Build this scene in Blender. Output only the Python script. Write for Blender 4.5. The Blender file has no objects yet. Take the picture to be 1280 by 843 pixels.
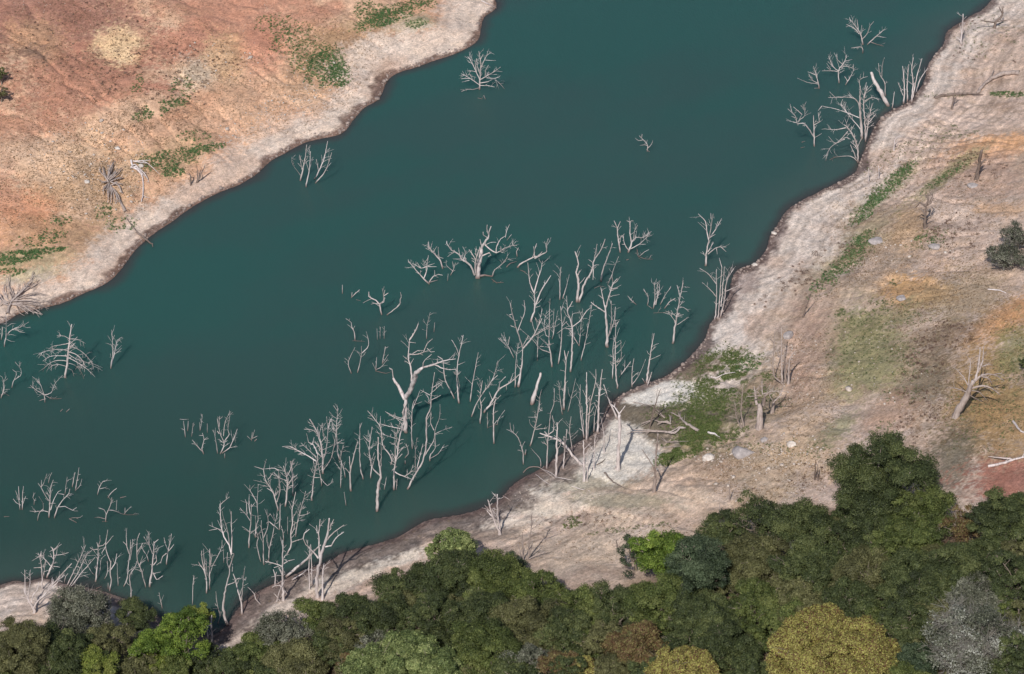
import bpy, math, random, time
import numpy as np
from mathutils import Vector, Matrix
random.seed(7)
rng = np.random.default_rng(11)
D = bpy.data
scene = bpy.context.scene
COL = scene.collection

# ------------------------------------------------------------------ camera
CAM_H, PITCH, HFOV = 220.0, math.radians(35.0), math.radians(21.0)
W0, H0 = 1280.0, 843.0
F = (W0/2)/math.tan(HFOV/2)
cd = D.cameras.new("camera"); cam = D.objects.new("camera", cd); COL.objects.link(cam)
cam.location = (0, 0, CAM_H); cam.rotation_euler = (math.pi/2-PITCH, 0, 0)
cd.sensor_fit = 'HORIZONTAL'; cd.angle = HFOV; cd.clip_start = 1; cd.clip_end = 20000
scene.camera = cam
CP, SP = math.cos(PITCH), math.sin(PITCH)

def ray(px, py):
    """direction through a point of the photograph (world, unnormalised, depth 1 along the axis)"""
    r = (np.asarray(px, float)-W0/2)/F; u = (H0/2-np.asarray(py, float))/F
    return r, CP+u*SP, -SP+u*CP
def on_plane(px, py, z=0.0):
    dx, dy, dz = ray(px, py); t = (z-CAM_H)/dz
    return dx*t, dy*t
def project(x, y, z):
    dy, dz = y, z-CAM_H
    dep = dy*CP-dz*SP; up = dy*SP+dz*CP
    return W0/2+F*x/dep, H0/2-F*up/dep

# ------------------------------------------------------------------ noise
def _hash(ix, iy, s):
    h = (ix.astype(np.int64)*374761393+iy.astype(np.int64)*668265263+s*974634777) & 0x7fffffff
    h = ((h ^ (h >> 13))*1274126177) & 0x7fffffff
    return ((h ^ (h >> 16)) & 0xffff)/65535.0
def vnoise(x, y, s=0):
    ix, iy = np.floor(x), np.floor(y); fx, fy = x-ix, y-iy
    fx = fx*fx*(3-2*fx); fy = fy*fy*(3-2*fy)
    a, b = _hash(ix, iy, s), _hash(ix+1, iy, s); c, d = _hash(ix, iy+1, s), _hash(ix+1, iy+1, s)
    return (a*(1-fx)+b*fx)*(1-fy)+(c*(1-fx)+d*fx)*fy
def fbm(x, y, sc, s=0, o=4, g=.5):
    x, y = np.asarray(x, float), np.asarray(y, float)
    t = 0; a = 1; n = 0
    for k in range(o):
        t = t+a*(vnoise(x/sc+17.3*k, y/sc-9.1*k, s+k)-.5)*2; n += a; a *= g; sc = sc/2.03
    return t/n
def sstep(a, b, x):
    t = np.clip((x-a)/(b-a), 0, 1); return t*t*(3-2*t)

# ------------------------------------------------------------------ shoreline
LEFT = [(-300,560),(-120,470),(-40,425),(0,405),(9,402),(22,393),(32,390),(60,384),(80,379),(100,369),(125,359),(140,350),(150,339),(157,330),(165,318),(174,308),(185,298),
 (200,287),(215,278),(230,266),(245,256),(262,247),(280,238),(297,233),(310,225),(320,219),(328,211),(340,200),(360,190),(375,181),(390,176),(410,172),(425,169),(434,162),(441,151),(449,142),(457,133),(470,128),
 (478,118),(482,105),(488,97),(500,90),(520,85),(540,77),(560,71),(578,64),(592,56),(600,48),(602,30),(606,20),(616,15),(622,8),(617,-6),(608,-25),(640,-80),(720,-160)]
RIGHT = [(1330,-80),(1270,-25),(1240,-2),(1229,12),(1215,19),(1202,27),(1190,34),(1181,42),(1180,55),(1172,64),(1164,74),(1158,84),(1156,100),(1147,115),(1131,131),(1118,136),(1109,140),(1099,149),(1093,158),(1085,175),
 (1080,189),(1074,202),(1070,215),(1060,221),(1046,229),(1032,235),(1020,242),(1008,247),(998,253),(988,259),(980,266),(974,276),(969,285),(962,294),(960,303),(957,314),(947,325),(940,331),(928,334),(920,338),(914,348),(912,362),(906,378),
 (900,390),(888,403),(884,413),(881,424),(873,434),(865,443),(855,453),(845,461),(831,471),(817,476),(800,482),(785,489),(771,497),(762,503),(757,512),(752,524),(747,536),(738,546),(721,553),(706,564),(692,574),(683,581),
 (668,590),(654,597),(646,602),(639,608),(630,618),(622,627),(612,632),(595,638),(577,643),(557,646),(537,649),(518,658),(501,670),(480,677),(462,682),(445,686),(429,690),(413,701),(395,708),(375,714),(350,727),(330,735),(312,746),(299,758),(287,776),
 (275,790),(262,796),(245,793),(225,785),(210,778),(190,765),(165,752),(140,742),(115,735),(94,733),(80,729),(67,726),(55,722),(44,724),(32,728),(20,725),(9,728),(-5,733),(-60,750),(-200,800),(-400,900)]
def chaikin(p, n=1):
    for _ in range(n):
        q = [p[0]]
        for a, b in zip(p[:-1], p[1:]): q += [a*.75+b*.25, a*.25+b*.75]
        p = q+[p[-1]]
    return p
def world_line(px):
    a = np.array(px, float); x, y = on_plane(a[:, 0], a[:, 1])
    return chaikin([np.array(v) for v in zip(x, y)])
Lw = [np.array((-3500., 600.))]+[np.array((-900.,420.))]+world_line(LEFT)+[np.array((260., 1100.)), np.array((700., 3500.))]
Rw = [np.array((1500., 3500.)), np.array((600., 1200.))]+world_line(RIGHT)+[np.array((-900., 120.)), np.array((-3500., 100.))]
polyL = np.array(Lw+[np.array((-3500., 3500.))]); polyR = np.array(Rw+[np.array((-3500., -3500.)), np.array((3500., -3500.)), np.array((3500., 3500.))])
Lw, Rw = np.array(Lw), np.array(Rw)
def inside(P, x, y):
    r = np.zeros(x.shape, bool)
    for (x1, y1), (x2, y2) in zip(P, np.roll(P, -1, 0)):
        if y1 == y2: continue
        c = ((y1 > y) != (y2 > y)) & (x < (x2-x1)*(y-y1)/(y2-y1)+x1); r ^= c
    return r
def dist(L, x, y):
    d = np.full(x.shape, 1e18)
    for a, b in zip(L[:-1], L[1:]):
        v = b-a; l2 = v@v
        if l2 == 0: continue
        t = np.clip(((x-a[0])*v[0]+(y-a[1])*v[1])/l2, 0, 1)
        d = np.minimum(d, (x-a[0]-t*v[0])**2+(y-a[1]-t*v[1])**2)
    return np.sqrt(d)
def arcpos(L, x, y):
    d = np.full(x.shape, 1e18); s = np.zeros(x.shape); acc = 0
    for a, b in zip(L[:-1], L[1:]):
        v = b-a; l2 = v@v
        t = np.clip(((x-a[0])*v[0]+(y-a[1])*v[1])/l2, 0, 1); q = (x-a[0]-t*v[0])**2+(y-a[1]-t*v[1])**2
        m = q < d; d = np.where(m, q, d); s = np.where(m, acc+t*math.sqrt(l2), s); acc += math.sqrt(l2)
    return s
def signed(x, y):
    """distance to the water's edge (positive on land) and side (0 far left bank, 1 near/right bank)"""
    x, y = np.asarray(x, float), np.asarray(y, float)
    dl, dr = dist(Lw, x, y), dist(Rw, x, y); il, ir = inside(polyL, x, y), inside(polyR, x, y)
    side = np.where(dl < dr, 0., 1.); side = np.where(il, 0., np.where(ir, 1., side))
    d = np.minimum(dl, dr); d = np.where(il, dl, np.where(ir, dr, -d))
    return d, side
def height(x, y, d, side):
    n = fbm(x, y, 26, 3, 4); m = fbm(x, y, 5, 9, 4)
    dd = np.maximum(d, 0)
    # near bank: sand flat then slope; far-left bank: steeper beach
    near = .10*dd+.20*np.maximum(dd-9, 0)
    flat = np.exp(-(((x-8)/13)**2+((y-300)/11)**2)); 
    farb = .20*dd+.05*np.maximum(dd-10, 0)
    h = np.where(side > .5, near, farb)
    h = 70*np.tanh(h/70)
    ramp = sstep(0, 10, dd)
    h = h+ramp*(n*1.1*(1+dd/60))+sstep(.2, 5, dd)*m*.24+fbm(x, y, 1.5, 21, 3)*.07*sstep(.3, 4, dd)
    # erosion ledges parallel to the waterline
    h = h+.07*np.sin((dd+m*1.1)*3.4)*sstep(.5, 2, dd)*(1-sstep(9, 16, dd))
    wet = np.maximum(-d, 0)
    return np.where(d > 0, h, -.10*wet-.02-np.minimum(wet, 30)*.12)

def axis(lo, hi, step, far, grow=1.16):
    a = list(np.arange(lo, hi+step*.5, step)); s = step
    while a[-1] < far: s *= grow; a.append(a[-1]+s)
    s = step
    while a[0] > -far: s *= grow; a.insert(0, a[0]-s)
    return np.array(a)
XS, YS = axis(-90, 90, .30, 3400), axis(232, 420, .30, 3400)
GX, GY = np.meshgrid(XS, YS)
GD, GS = signed(GX, GY)
GZ = height(GX, GY, GD, GS)
ARC = np.where(GS > .5, arcpos(Rw, GX, GY), arcpos(Lw, GX, GY)+5000)
_w = fbm(GX, GY, 6, 131, 3); _dd = np.maximum(GD, 0)
GUL = 1-np.abs(vnoise((ARC+_w*3)/2.6, _dd/15., 5)-.5)*2; GUL2 = 1-np.abs(vnoise((ARC+_w*2)/1.1, _dd/7., 15)-.5)*2
_ga = sstep(2.5, 8, _dd)*(1-sstep(45, 70, _dd))*sstep(-.15, .25, fbm(GX, GY, 30, 140, 2)+.12)
GZ = GZ-(.42*GUL**5+.16*GUL2**5)*_ga*(GD > 0)
_t = (_dd+fbm(GX, GY, 24, 161, 2)*3+_w*.35)/1.25; _s = _t-np.floor(_t)
TER = (sstep(.72, 1, _s)-_s); GZ = GZ+.12*TER*sstep(.6, 1.6, _dd)*(1-sstep(12, 22, _dd))*sstep(-.3, .2, fbm(GX, GY, 14, 150, 2))*(GD > 0)
GZ = np.where((GD > 0) & (GZ < .01), .01, GZ)
def zat(x, y):
    x, y = np.asarray(x, float), np.asarray(y, float)
    i = np.clip(np.searchsorted(XS, x)-1, 0, len(XS)-2); j = np.clip(np.searchsorted(YS, y)-1, 0, len(YS)-2)
    u = (x-XS[i])/(XS[i+1]-XS[i]); v = (y-YS[j])/(YS[j+1]-YS[j])
    return (GZ[j, i]*(1-u)+GZ[j, i+1]*u)*(1-v)+(GZ[j+1, i]*(1-u)+GZ[j+1, i+1]*u)*v
def ground(px, py):
    """where the ray through a photo point meets the land or the water"""
    px, py = np.atleast_1d(np.asarray(px, float)), np.atleast_1d(np.asarray(py, float))
    dx, dy, dz = ray(px, py); lo = np.full(px.shape, 150.); hi = (0-CAM_H)/dz; dx = dx+0*lo
    f = lambda t: CAM_H+dz*t-np.maximum(zat(dx*t, dy*t), 0)
    ts = lo.copy(); found = hi.copy(); done = np.zeros(px.shape, bool)
    for k in range(1, 71):
        t = lo+(hi-lo)*k/70
        hit = (f(t) <= 0) & ~done; found[hit] = t[hit]; done |= hit
    a = found-(hi-lo)/70; b = found.copy()
    for _ in range(15):
        m = (a+b)/2; s = f(m) > 0; a = np.where(s, m, a); b = np.where(s, b, m)
    return dx*b, dy*b, CAM_H+dz*b
def G1(px, py):
    x, y, z = ground(px, py); return Vector((float(x[0]), float(y[0]), float(z[0])))
def depth_of(p): return p[1]*CP-(p[2]-CAM_H)*SP

# ------------------------------------------------------------------ materials
def srgb(r, g, b):
    f = lambda c: (c/255/12.92) if c/255 <= .04045 else ((c/255+.055)/1.055)**2.4
    return (f(r), f(g), f(b), 1)
def newmat(name):
    m = D.materials.new(name); m.use_nodes = True; nt = m.node_tree
    return m, nt, nt.nodes['Principled BSDF']
def nd(nt, t, **k):
    n = nt.nodes.new(t)
    for a, b in k.items():
        if a.startswith('i_'): n.inputs[a[2:].replace('_', ' ')].default_value = b
        else: setattr(n, a, b)
    return n
def ramp(nt, src, stops):
    r = nt.nodes.new('ShaderNodeValToRGB'); e = r.color_ramp.elements
    e[0].position, e[0].color = stops[0][0], stops[0][1]; e[1].position, e[1].color = stops[-1][0], stops[-1][1]
    for p, c in stops[1:-1]: q = e.new(p); q.color = c
    nt.links.new(src, r.inputs['Fac']); return r.outputs['Color']
def g(v): return (v, v, v, 1)
def mixc(nt, mode, fac, a, b):
    n = nt.nodes.new('ShaderNodeMix'); n.data_type = 'RGBA'; n.blend_type = mode
    for s, v in ((n.inputs[0], fac), (n.inputs[6], a), (n.inputs[7], b)):
        if hasattr(v, 'is_output'): nt.links.new(v, s)
        else: s.default_value = v
    return n.outputs[2]
def noise(nt, vec, scale, det=4, rough=.55, dist=0):
    n = nd(nt, 'ShaderNodeTexNoise'); n.inputs['Scale'].default_value = scale; n.inputs['Detail'].default_value = det
    n.inputs['Roughness'].default_value = rough; n.inputs['Distortion'].default_value = dist
    nt.links.new(vec, n.inputs['Vector']); return n.outputs['Fac']

def bark_mat(name, light, dark, wet):
    m, nt, b = newmat(name)
    geo = nd(nt, 'ShaderNodeNewGeometry'); tc = nd(nt, 'ShaderNodeTexCoord'); oi = nd(nt, 'ShaderNodeObjectInfo')
    mp = nd(nt, 'ShaderNodeMapping'); mp.inputs['Scale'].default_value = (3.2, 3.2, .5); nt.links.new(tc.outputs['Object'], mp.inputs['Vector'])
    n1 = noise(nt, mp.outputs['Vector'], 1.3, 5, .65); n2 = noise(nt, tc.outputs['Object'], .35, 3)
    c = ramp(nt, n1, [(.28, dark), (.52, light), (.8, tuple(min(1, v*1.12) for v in light[:3])+(1,))])
    c = mixc(nt, 'MULTIPLY', 1, c, ramp(nt, n2, [(.3, (.80, .76, .73, 1)), (.65, (1, 1, 1, 1))]))
    rr = ramp(nt, oi.outputs['Random'], [(0, (.84, .82, .80, 1)), (1, (1, 1, 1, 1))])
    c = mixc(nt, 'MULTIPLY', 1, c, rr)
    sx = nd(nt, 'ShaderNodeSeparateXYZ'); nt.links.new(geo.outputs['Position'], sx.inputs[0])
    zf = nd(nt, 'ShaderNodeMapRange'); zf.inputs['From Min'].default_value = .1; zf.inputs['From Max'].default_value = .75
    zf.inputs['To Min'].default_value = .85; zf.inputs['To Max'].default_value = 0; nt.links.new(sx.outputs['Z'], zf.inputs['Value'])
    if wet: c = mixc(nt, 'MIX', zf.outputs['Result'], c, srgb(104, 78, 68))
    nt.links.new(c, b.inputs['Base Color']); b.inputs['Roughness'].default_value = .85; b.inputs['Specular IOR Level'].default_value = .25
    bp = nd(nt, 'ShaderNodeBump'); bp.inputs['Strength'].default_value = .6; bp.inputs['Distance'].default_value = .06
    nt.links.new(n1, bp.inputs['Height']); nt.links.new(bp.outputs['Normal'], b.inputs['Normal'])
    return m
M_PALE = bark_mat('bleached_wood', srgb(224, 214, 212), srgb(160, 148, 144), True)
M_GREY = bark_mat('weathered_wood', srgb(186, 172, 165), srgb(126, 112, 106), False)
M_DARK = bark_mat('dark_dead_wood', srgb(138, 124, 116), srgb(84, 72, 66), False)
M_BARK = bark_mat('live_bark', srgb(150, 138, 126), srgb(88, 76, 66), False)

TRACES = """
C 0 380 3.83
T tall dead conifer skeleton with drooping side branches near the left bank
3 312,352 322,280 332,180 343,97
1.2 332,190 300,195 250,205 230,222
1.2 328,225 290,218 240,222 200,235 185,260
1.2 325,250 290,248 240,252 205,275
1.2 322,275 290,270 250,278 215,305 205,325
1 320,300 280,290 250,295 235,310
1 335,170 310,155 272,152
1 336,168 370,170 410,190
1.2 332,200 370,215 410,245 440,285 450,320
1.2 328,230 370,245 400,280 410,310
1.2 325,255 370,280 420,315 455,350
1.2 322,285 350,290 385,320 402,360
1 320,310 345,318 355,350
1 326,240 360,262 400,275 440,292
.9 336,180 350,190 372,215
.9 330,215 300,222 262,240
T tangle of pale crooked branches in the water just below the dead conifer
1.3 215,470 210,435 175,415 145,390
1.1 210,432 190,380 155,348
1.1 212,436 245,425 265,380 300,342
1.1 215,437 250,455 295,452
1 220,455 200,460 188,465
.8 178,428 165,412 185,405
T small kinked dead branch left of the dead conifer
1.4 57,400 68,365 98,345 100,315 72,278
1 68,365 80,330 60,315
T curved dead branch cut by the left edge of the photo, left of the dead conifer
1.3 5,450 20,400 10,350 -8,340
1 ^5,435 25,430 45,440
B tiny twig poking from the water below the dead conifer, left of two
1 ^290,514 300,504
B tiny twig poking from the water below the dead conifer, right of two
1 ^318,516 333,503
T slim twin-stemmed dead tree standing alone right of the dead conifer
1.7 530,308 540,230 535,125
1.4 532,298 550,230 560,175 575,165
.8 541,170 548,150
C 0 330 6.4
T spreading dead tree in the water against the left bank point
1.4 10,605 20,540 20,505
1.6 ^35,660 45,600 75,545 120,515 160,510 230,465
.9 160,510 185,480 185,455
1.2 48,600 50,520 45,400
1 120,520 160,545 200,550
.8 45,600 90,620 120,622
.8 60,500 90,480 130,478
L uprooted grey dead tree with fanned branches lying on the left bank point
3 60,400 70,350 85,310 60,280
2 80,310 130,260 200,190 240,140 268,60
1.8 85,305 150,240 230,190 300,150
1.6 90,300 200,290 300,300 420,290
1.8 85,320 160,320 240,375 340,405
1.6 90,325 170,330 260,350 330,395
1.8 80,300 100,260 70,170 75,80
2 70,310 30,290 0,240
1.3 110,290 190,255 280,240 380,244
2 60,330 20,300 -10,330
1.4 100,290 140,230 150,160
1.4 60,280 30,220 45,160
1.2 120,310 220,320 330,335 390,360
1.1 130,330 190,365 230,380
C 0 580 6.4
T small dead tree of bundled upright stems standing at the far left
1.3 160,365 150,290 125,215
1.5 ^178,365 180,260 188,180
1 165,330 130,310 105,280
1 158,290 150,230 148,180
.9 183,320 205,260
B thin squiggly twig between a stem bundle and a branchy dead tree at left
1 272,325 275,290 262,270 272,235
.8 275,295 290,290
T branchy dead tree with a long arm reaching right above the left shore
2 392,425 400,300 405,200 425,130
1.3 398,300 360,250 330,190 305,155
1 330,185 350,155 375,80
.9 330,180 332,130
1.2 405,370 430,290 465,225 490,210
1.2 ^300,450 315,390 345,360
1 345,370 345,320 312,262
1.2 385,385 350,375 290,382 238,378
1.6 ^435,430 465,345 510,280 550,240 558,200
1.3 470,345 520,340 580,372 612,350
.9 548,240 590,245
.8 510,245 465,238
1 ^388,150 400,100 415,70
B single thin leaning stem behind the branchy dead tree at left
.9 520,240 528,170 538,105
T twin-stemmed short dead tree right of the branchy left tree
1.4 578,182 590,120 600,70
1.4 ^603,212 615,140 632,30
.9 608,208 640,175 655,120
B flat hooked branch floating right of the branchy left tree
1 ^610,468 555,440
.9 ^555,440 580,432 640,430 660,415
T short hooked dead stem above the low many-armed snag at left
1.3 780,245 795,190 825,140 850,135
1 800,200 840,190 880,205
B short slanting branch just above the low many-armed snag
1.2 865,270 890,230 935,195
B tiny flat piece of wood floating above the low many-armed snag
1.2 ^965,270 1010,262
T low many-armed snag with a long arm trailing right across the water
1.8 845,460 850,410 880,340 895,270
1.5 872,370 930,380 990,405 1100,408
1 990,405 1020,370 1050,340
.8 1000,400 1000,350
1 850,405 830,365 790,352
1 930,370 935,290
.9 840,440 800,430 755,430
.9 ^820,460 860,462
.8 882,330 905,285
B flat scrap of driftwood at the far left water
1.2 ^35,422 75,422
C 0 650 6.4
T crooked dead tree with flat antler arms on the left spit tip
2.4 375,460 410,375 430,320 425,250 420,225
1.4 410,375 375,330 330,290 320,275
1 325,290 300,300 255,330
.9 330,285 360,280
1.2 425,240 460,215 492,195
1 423,240 395,255
1.2 430,285 480,280 550,262
1 420,370 460,375 480,380
.9 420,230 405,215
T thin forked pole in front of the antler-armed tree on the spit
1.5 338,550 335,400 318,300 305,265
.9 330,380 270,385
.9 320,290 330,250
B thin short pole beside the antler-armed tree on the spit
1.2 350,455 355,380 365,320
T grey dead trunk splayed in a V on the left spit
3 275,745 262,690 215,610 190,545
2.2 270,700 305,650 360,600 430,510 500,430 575,350
1.6 285,680 330,620 420,540 460,500 480,450
1.3 208,600 200,500 197,400
1.1 225,625 240,500 240,405
1.2 250,660 265,600 300,560 310,500
1.1 380,580 400,520 450,490 520,440
T many-stemmed dead tree leaning in a fan at the right of the left spit
1.5 535,530 590,410 650,290 685,200
.9 665,235 650,210
1.5 ^550,540 620,430 700,270 735,245
1.6 ^560,545 640,440 700,370 760,300
1.2 ^575,540 620,480
.9 ^755,440 740,430 700,360 680,310
1 ^515,500 525,450 545,430
T straight dead trunk with a three-pronged top off the left spit
2.4 765,490 775,400 785,290 785,210
1.4 780,235 745,240 720,222
1.1 785,215 775,180
1.2 787,210 800,170 798,125
1.2 790,212 825,205 845,180
T thin bent stem directly behind the three-pronged trunk
1.3 790,455 805,370 810,310 845,280
T wavy forked dead tree at the water edge right of the three-pronged trunk
2.2 878,565 890,480 880,410 885,340 855,270 845,200 850,150
1 850,160 862,80
1 845,200 880,160 900,130
1.5 885,400 920,350 935,270
1.1 ^865,550 865,505
1 845,215 815,265 820,280
B faint thin stem behind the wavy forked dead tree
.9 838,470 860,420 860,330
B lone thin upright stick right of the wavy forked dead tree
1.1 945,525 940,440 938,350
L short log at the shoreline below the three-pronged trunk
1.4 770,550 815,530
T dead tree leaning left with a forked head, rooted in shallow water
1.6 1165,535 1135,420 1100,320 1095,230 1100,150 1118,105
1 1100,250 1130,210 1140,190
1.2 ^1188,330 1175,285 1150,250 1132,215 1138,185
T slim dead tree with a candelabra top, left of the left-leaning one
1.6 990,530 1018,470 1030,330 1040,260 1045,160
1.2 1032,270 1010,200 985,175
.9 1015,215 1010,130 1015,65
1.2 1040,320 1055,230 1062,155
T crooked dead stem rooted on the near bank below the candelabra-topped tree
2 1040,650 1050,580 1040,500 1040,440 1085,370 1092,330
1 1045,590 1060,560
C 130 630 6.4
T thick-stemmed dead tree with low side arms, right of the left-leaning one
2.8 365,660 380,560 390,470 397,390 400,300
1.3 400,315 435,285
1.5 388,400 360,330 320,265
1 360,320 360,220
1.6 395,490 420,460 415,410
1.5 393,550 420,605 470,575
.8 365,630 385,632
.8 370,485 385,485
T small V-topped dead tree at the right end of the left row
1.8 500,480 505,420 515,370 530,310 540,240
1 510,365 490,320 480,270
1.2 520,375 560,325
1.2 500,395 470,420 455,465 420,490
B white slanting stick beside the lime green tree
1.3 465,832 440,710
B thin pole rising behind the lime green tree
1.3 708,800 712,650 718,570
T squat dead tree with a comb of upright stems, right of the lime tree
2.4 820,710 820,620 800,530 760,480
1.5 805,530 785,450 780,375
1 770,490 755,465
1.3 812,560 800,440 797,360
1 825,560 815,440
2.2 ^845,680 845,560 848,430 845,360
1 850,500 865,400
1.2 865,500 910,420 940,350 945,290
1 848,560 868,498
B hair-thin stem behind the tall S-curved trunk
.9 958,470 955,390 950,330
T tall S-curved dead tree rooted on the bank with a forked crown
3.6 989,970 966,910 954,820 964,740 979,650 1004,560 1004,510
1.6 1004,520 985,470 988,390
2 1004,515 1025,450 1040,400 1020,395
2.2 1020,405 1003,330 960,265 938,170 930,60 925,0
1.4 1003,320 990,220 955,110 945,60
1.1 929,44 934,4 1004,-56
1 940,210 900,195 840,170
.9 905,200 840,213
1 940,215 980,225
2 1020,400 1022,300 1020,160 1017,60
1.4 985,650 1040,630 1070,600 1095,600
1 1026,540 1028,480
C 240 680 6.4
T V-shaped dead tree on the bank just right of the S-curved trunk
2.8 400,560 395,470 370,390 350,300 330,240
2 398,450 405,350 420,200
1 410,290 430,285 432,265
T thin wavy stem left of the S-curved trunk
1.3 205,640 225,580 205,500 190,380
T broken pale stump half hidden behind the lime green tree
2.4 160,800 155,640 158,570
1.8 ^125,770 120,650
B thin bowed branch leaning on the bank beside the V-shaped tree
1.2 545,480 510,440 500,400 445,345
T straight post with spidery side branches on the near bank
2.8 730,450 725,300 725,150 728,0 728,-30
1.2 725,165 770,135 820,125
1.2 720,180 650,155 585,140
1.1 720,230 690,180 655,190
1.5 ^665,340 665,270 650,205
1 665,265 675,225
1.3 ^680,460 700,380 740,300
1.2 ^700,450 660,400
1.1 ^760,400 700,330 640,350
T long pale trunk leaning out over the shoreline towards the upper right
3.4 755,260 830,200 920,120 985,50 1030,10
L grey log lying along the bank beside the leaning pale trunk
2.6 640,350 720,300 790,290
2.6 800,290 880,240 940,190
C 240 590 6.4
T stout bank snag of thick upright stems with two long right arms
3.8 1005,1000 1000,830 1040,650 1075,540 1090,460 1100,375
1.7 1085,540 1140,480 1215,425
1.7 1065,600 1115,590 1150,530 1215,480
1.2 1095,450 1120,410 1135,380
2 1020,680 1012,520 1025,380
1 1002,490 998,430
2.6 ^1045,1020 1045,850 1055,730
1.5 ^940,940 935,760 945,590
1.4 ^960,900 955,700 950,580
1.7 1010,690 970,640 910,580 890,530
1.2 890,530 900,490 940,460
1.2 1085,480 1110,460 1105,400
T narrow dead tree standing in water left of the stout bank snag
2.2 762,655 795,580 790,500 805,400 800,310 830,160
1 800,290 775,235
1.3 795,565 850,545 890,535
1.3 795,500 815,460 822,400
T tilted dead stem with two right twigs beside the narrow water tree
1.7 828,515 840,430 860,350 910,155
.9 862,350 900,345 945,325
.9 850,390 900,390
B hair-thin upright stem left of the narrow water tree
.8 765,495 765,360
T straight dead tree with a left-leaning fork, leftmost of the middle-left grove
2.4 455,603 460,500 470,400 475,260
1.3 465,390 435,345 385,290
1.2 468,340 455,270 458,180
1 440,340 435,250 425,220
1 478,280 505,245
T tall pole with a thin left fork, second in the middle-left grove
2 507,520 510,460 520,410 530,390 522,260 530,100
1.2 522,250 495,200 465,150 462,105
1 510,440 508,350
T bent dead stem rising from the water, left of three wavy stems
1.9 550,715 520,590 530,530 515,480
T wavy forked dead stem, middle of three rooted side by side
2 575,740 570,650 570,530 555,450 555,390
1.3 570,530 600,460 610,380 590,320
T dead stem with a crossing crown, right of three rooted side by side
2 612,712 622,600 650,490 660,420 685,335
1.2 618,620 600,560 600,500
1.4 655,430 620,400 600,405
1.2 655,425 690,460
1 660,390 625,335
T dead tree with crossing top twigs and twin trunks, middle-left grove
2.4 690,305 675,250 640,150 590,70 572,-16
1.1 572,-16 595,-100
1.1 572,-20 500,-42
1.9 680,240 705,150 695,50 692,-20
1.2 640,155 600,130
1.1 610,60 650,5
1.1 695,-10 660,-30 622,-26 570,-22
T thick dead trunk with a clawed head right of the twin-trunked tree
2.6 748,272 762,124 757,44 732,-46
1.5 762,120 807,44 837,29
1.3 757,44 787,-16 802,-76 784,-86
1.1 757,70 700,50 660,10
T slim straight dead stem touching the clawed-head trunk
1.8 809,190 804,64 802,-16 787,-80
B short straight stem standing below the twin-trunked tree
1.7 700,460 705,330 705,250
B short crooked stem just above the spidery post
1.5 735,545 725,470 712,430
C 220 500 6.4
T faint dead stem with a crossbar at the left of a sparse group
1.1 75,295 60,170
.8 58,158 100,155
.8 60,158 30,155
1.3 ^93,245 98,170
B thin short stem in the sparse group, right of the crossbar stem
.8 125,290 138,190
B thin tall twig standing behind the Y-shaped small snag
.9 192,245 190,180
.9 195,240 212,115
B faint short upright twig right of the thin tall twig
.8 250,260 250,190
T small Y-shaped snag low in the water at left centre
1.6 220,430 205,390 225,320 210,265
1.4 208,410 170,370 130,320
.8 215,285 185,285
.8 225,318 260,310
T bushy dead snag with a knot of stubs and two tall wands
1.6 355,430 385,350 360,290 340,220
1.3 382,345 410,325
1.7 345,270 330,250
1.1 380,290 390,190 430,95
1.1 382,340 425,275 415,240 432,120
1.2 340,215 330,150
1 345,215 350,130
B thin leaning stem immediately left of the knotted snag
1.2 332,425 320,340 302,240
T right-leaning branch rising from the foot of the knotted snag
1.5 370,425 430,380 465,300 490,235
.9 470,300 475,345
.9 ^390,465 390,430
B tiny starburst of twigs right of the knotted snag
1.1 605,325 610,260
.9 605,322 570,290
.9 608,312 630,240
1.4 ^630,328 645,315
.8 610,310 650,290
T big fan-shaped dead tree spreading wide, upper tree of the middle-left grove
2.8 1175,585 1175,490 1165,400 1150,320 1120,240 1070,155
1.4 1150,310 1100,245 1025,235
1.8 1180,480 1200,400 1215,250 1205,135
1.3 1197,330 1175,260 1175,190
1.3 1215,240 1240,155 1275,180
1.4 1180,560 1240,470 1270,330 1285,200
1 1155,320 1130,220
T leaning-topped dead tree with long left arms in front of the fan tree
2.6 1087,800 1100,640 1125,500 1135,430
1.5 1130,430 1100,360 1060,340
1 1060,340 1045,270
1 1095,345 1105,300
1.5 1120,490 1040,440 960,400 910,372 850,375
1.4 1120,455 1060,400 1000,345
1.2 1105,622 1150,622
T thin drooping snag under the fan tree with a hooked right twig
1.5 1165,685 1155,600 1140,540 1132,440
1.1 1160,630 1210,685 1255,650
C 340 490 5.27
T straight dead pole with a twig tip just right of the fan tree
2.2 445,445 430,370 425,230 435,110
1 430,125 405,90
T thin wavering twin-stemmed snag below the twig-tipped pole
1.2 452,630 455,500 460,450
1.2 ^482,560 470,500 452,440 470,350
T stubby dead trunk with a long right wand, centre-left
2.6 520,650 515,540 540,420 565,330
1.4 517,530 510,425
T straight slim dead pole with a notched top, centre-left
2 600,572 580,480 578,300 580,210
.9 578,240 592,205
B small stub poking up below the thin wavering stems
1.1 487,745 475,660
T narrow dead tree with upright twigs left of the lowest thick post
1.7 650,565 655,480 640,400 645,330 660,230
1.1 640,330 600,290
1.2 655,500 665,480 680,420
T thick dead post with many upright stems, lowest rooted in open water
3.6 692,785 695,680 705,600 715,540 700,420 700,300
2.1 710,550 665,505 640,430
1.5 715,520 720,420 718,330
1.3 705,610 718,650
1.2 ^740,640 755,560
T crooked dead tree bending left with a twiggy raised head
2 783,475 785,430 730,350 715,240 660,160 630,125
1 712,225 715,160
1 660,180 630,170
C 430 500 5.27
T slim tall dead trunk with whiskery left twigs under the great forked tree
2.8 330,590 330,470 350,360 370,230 400,130 408,60
1.8 338,400 335,200
1.5 355,300 345,240 370,140
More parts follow.
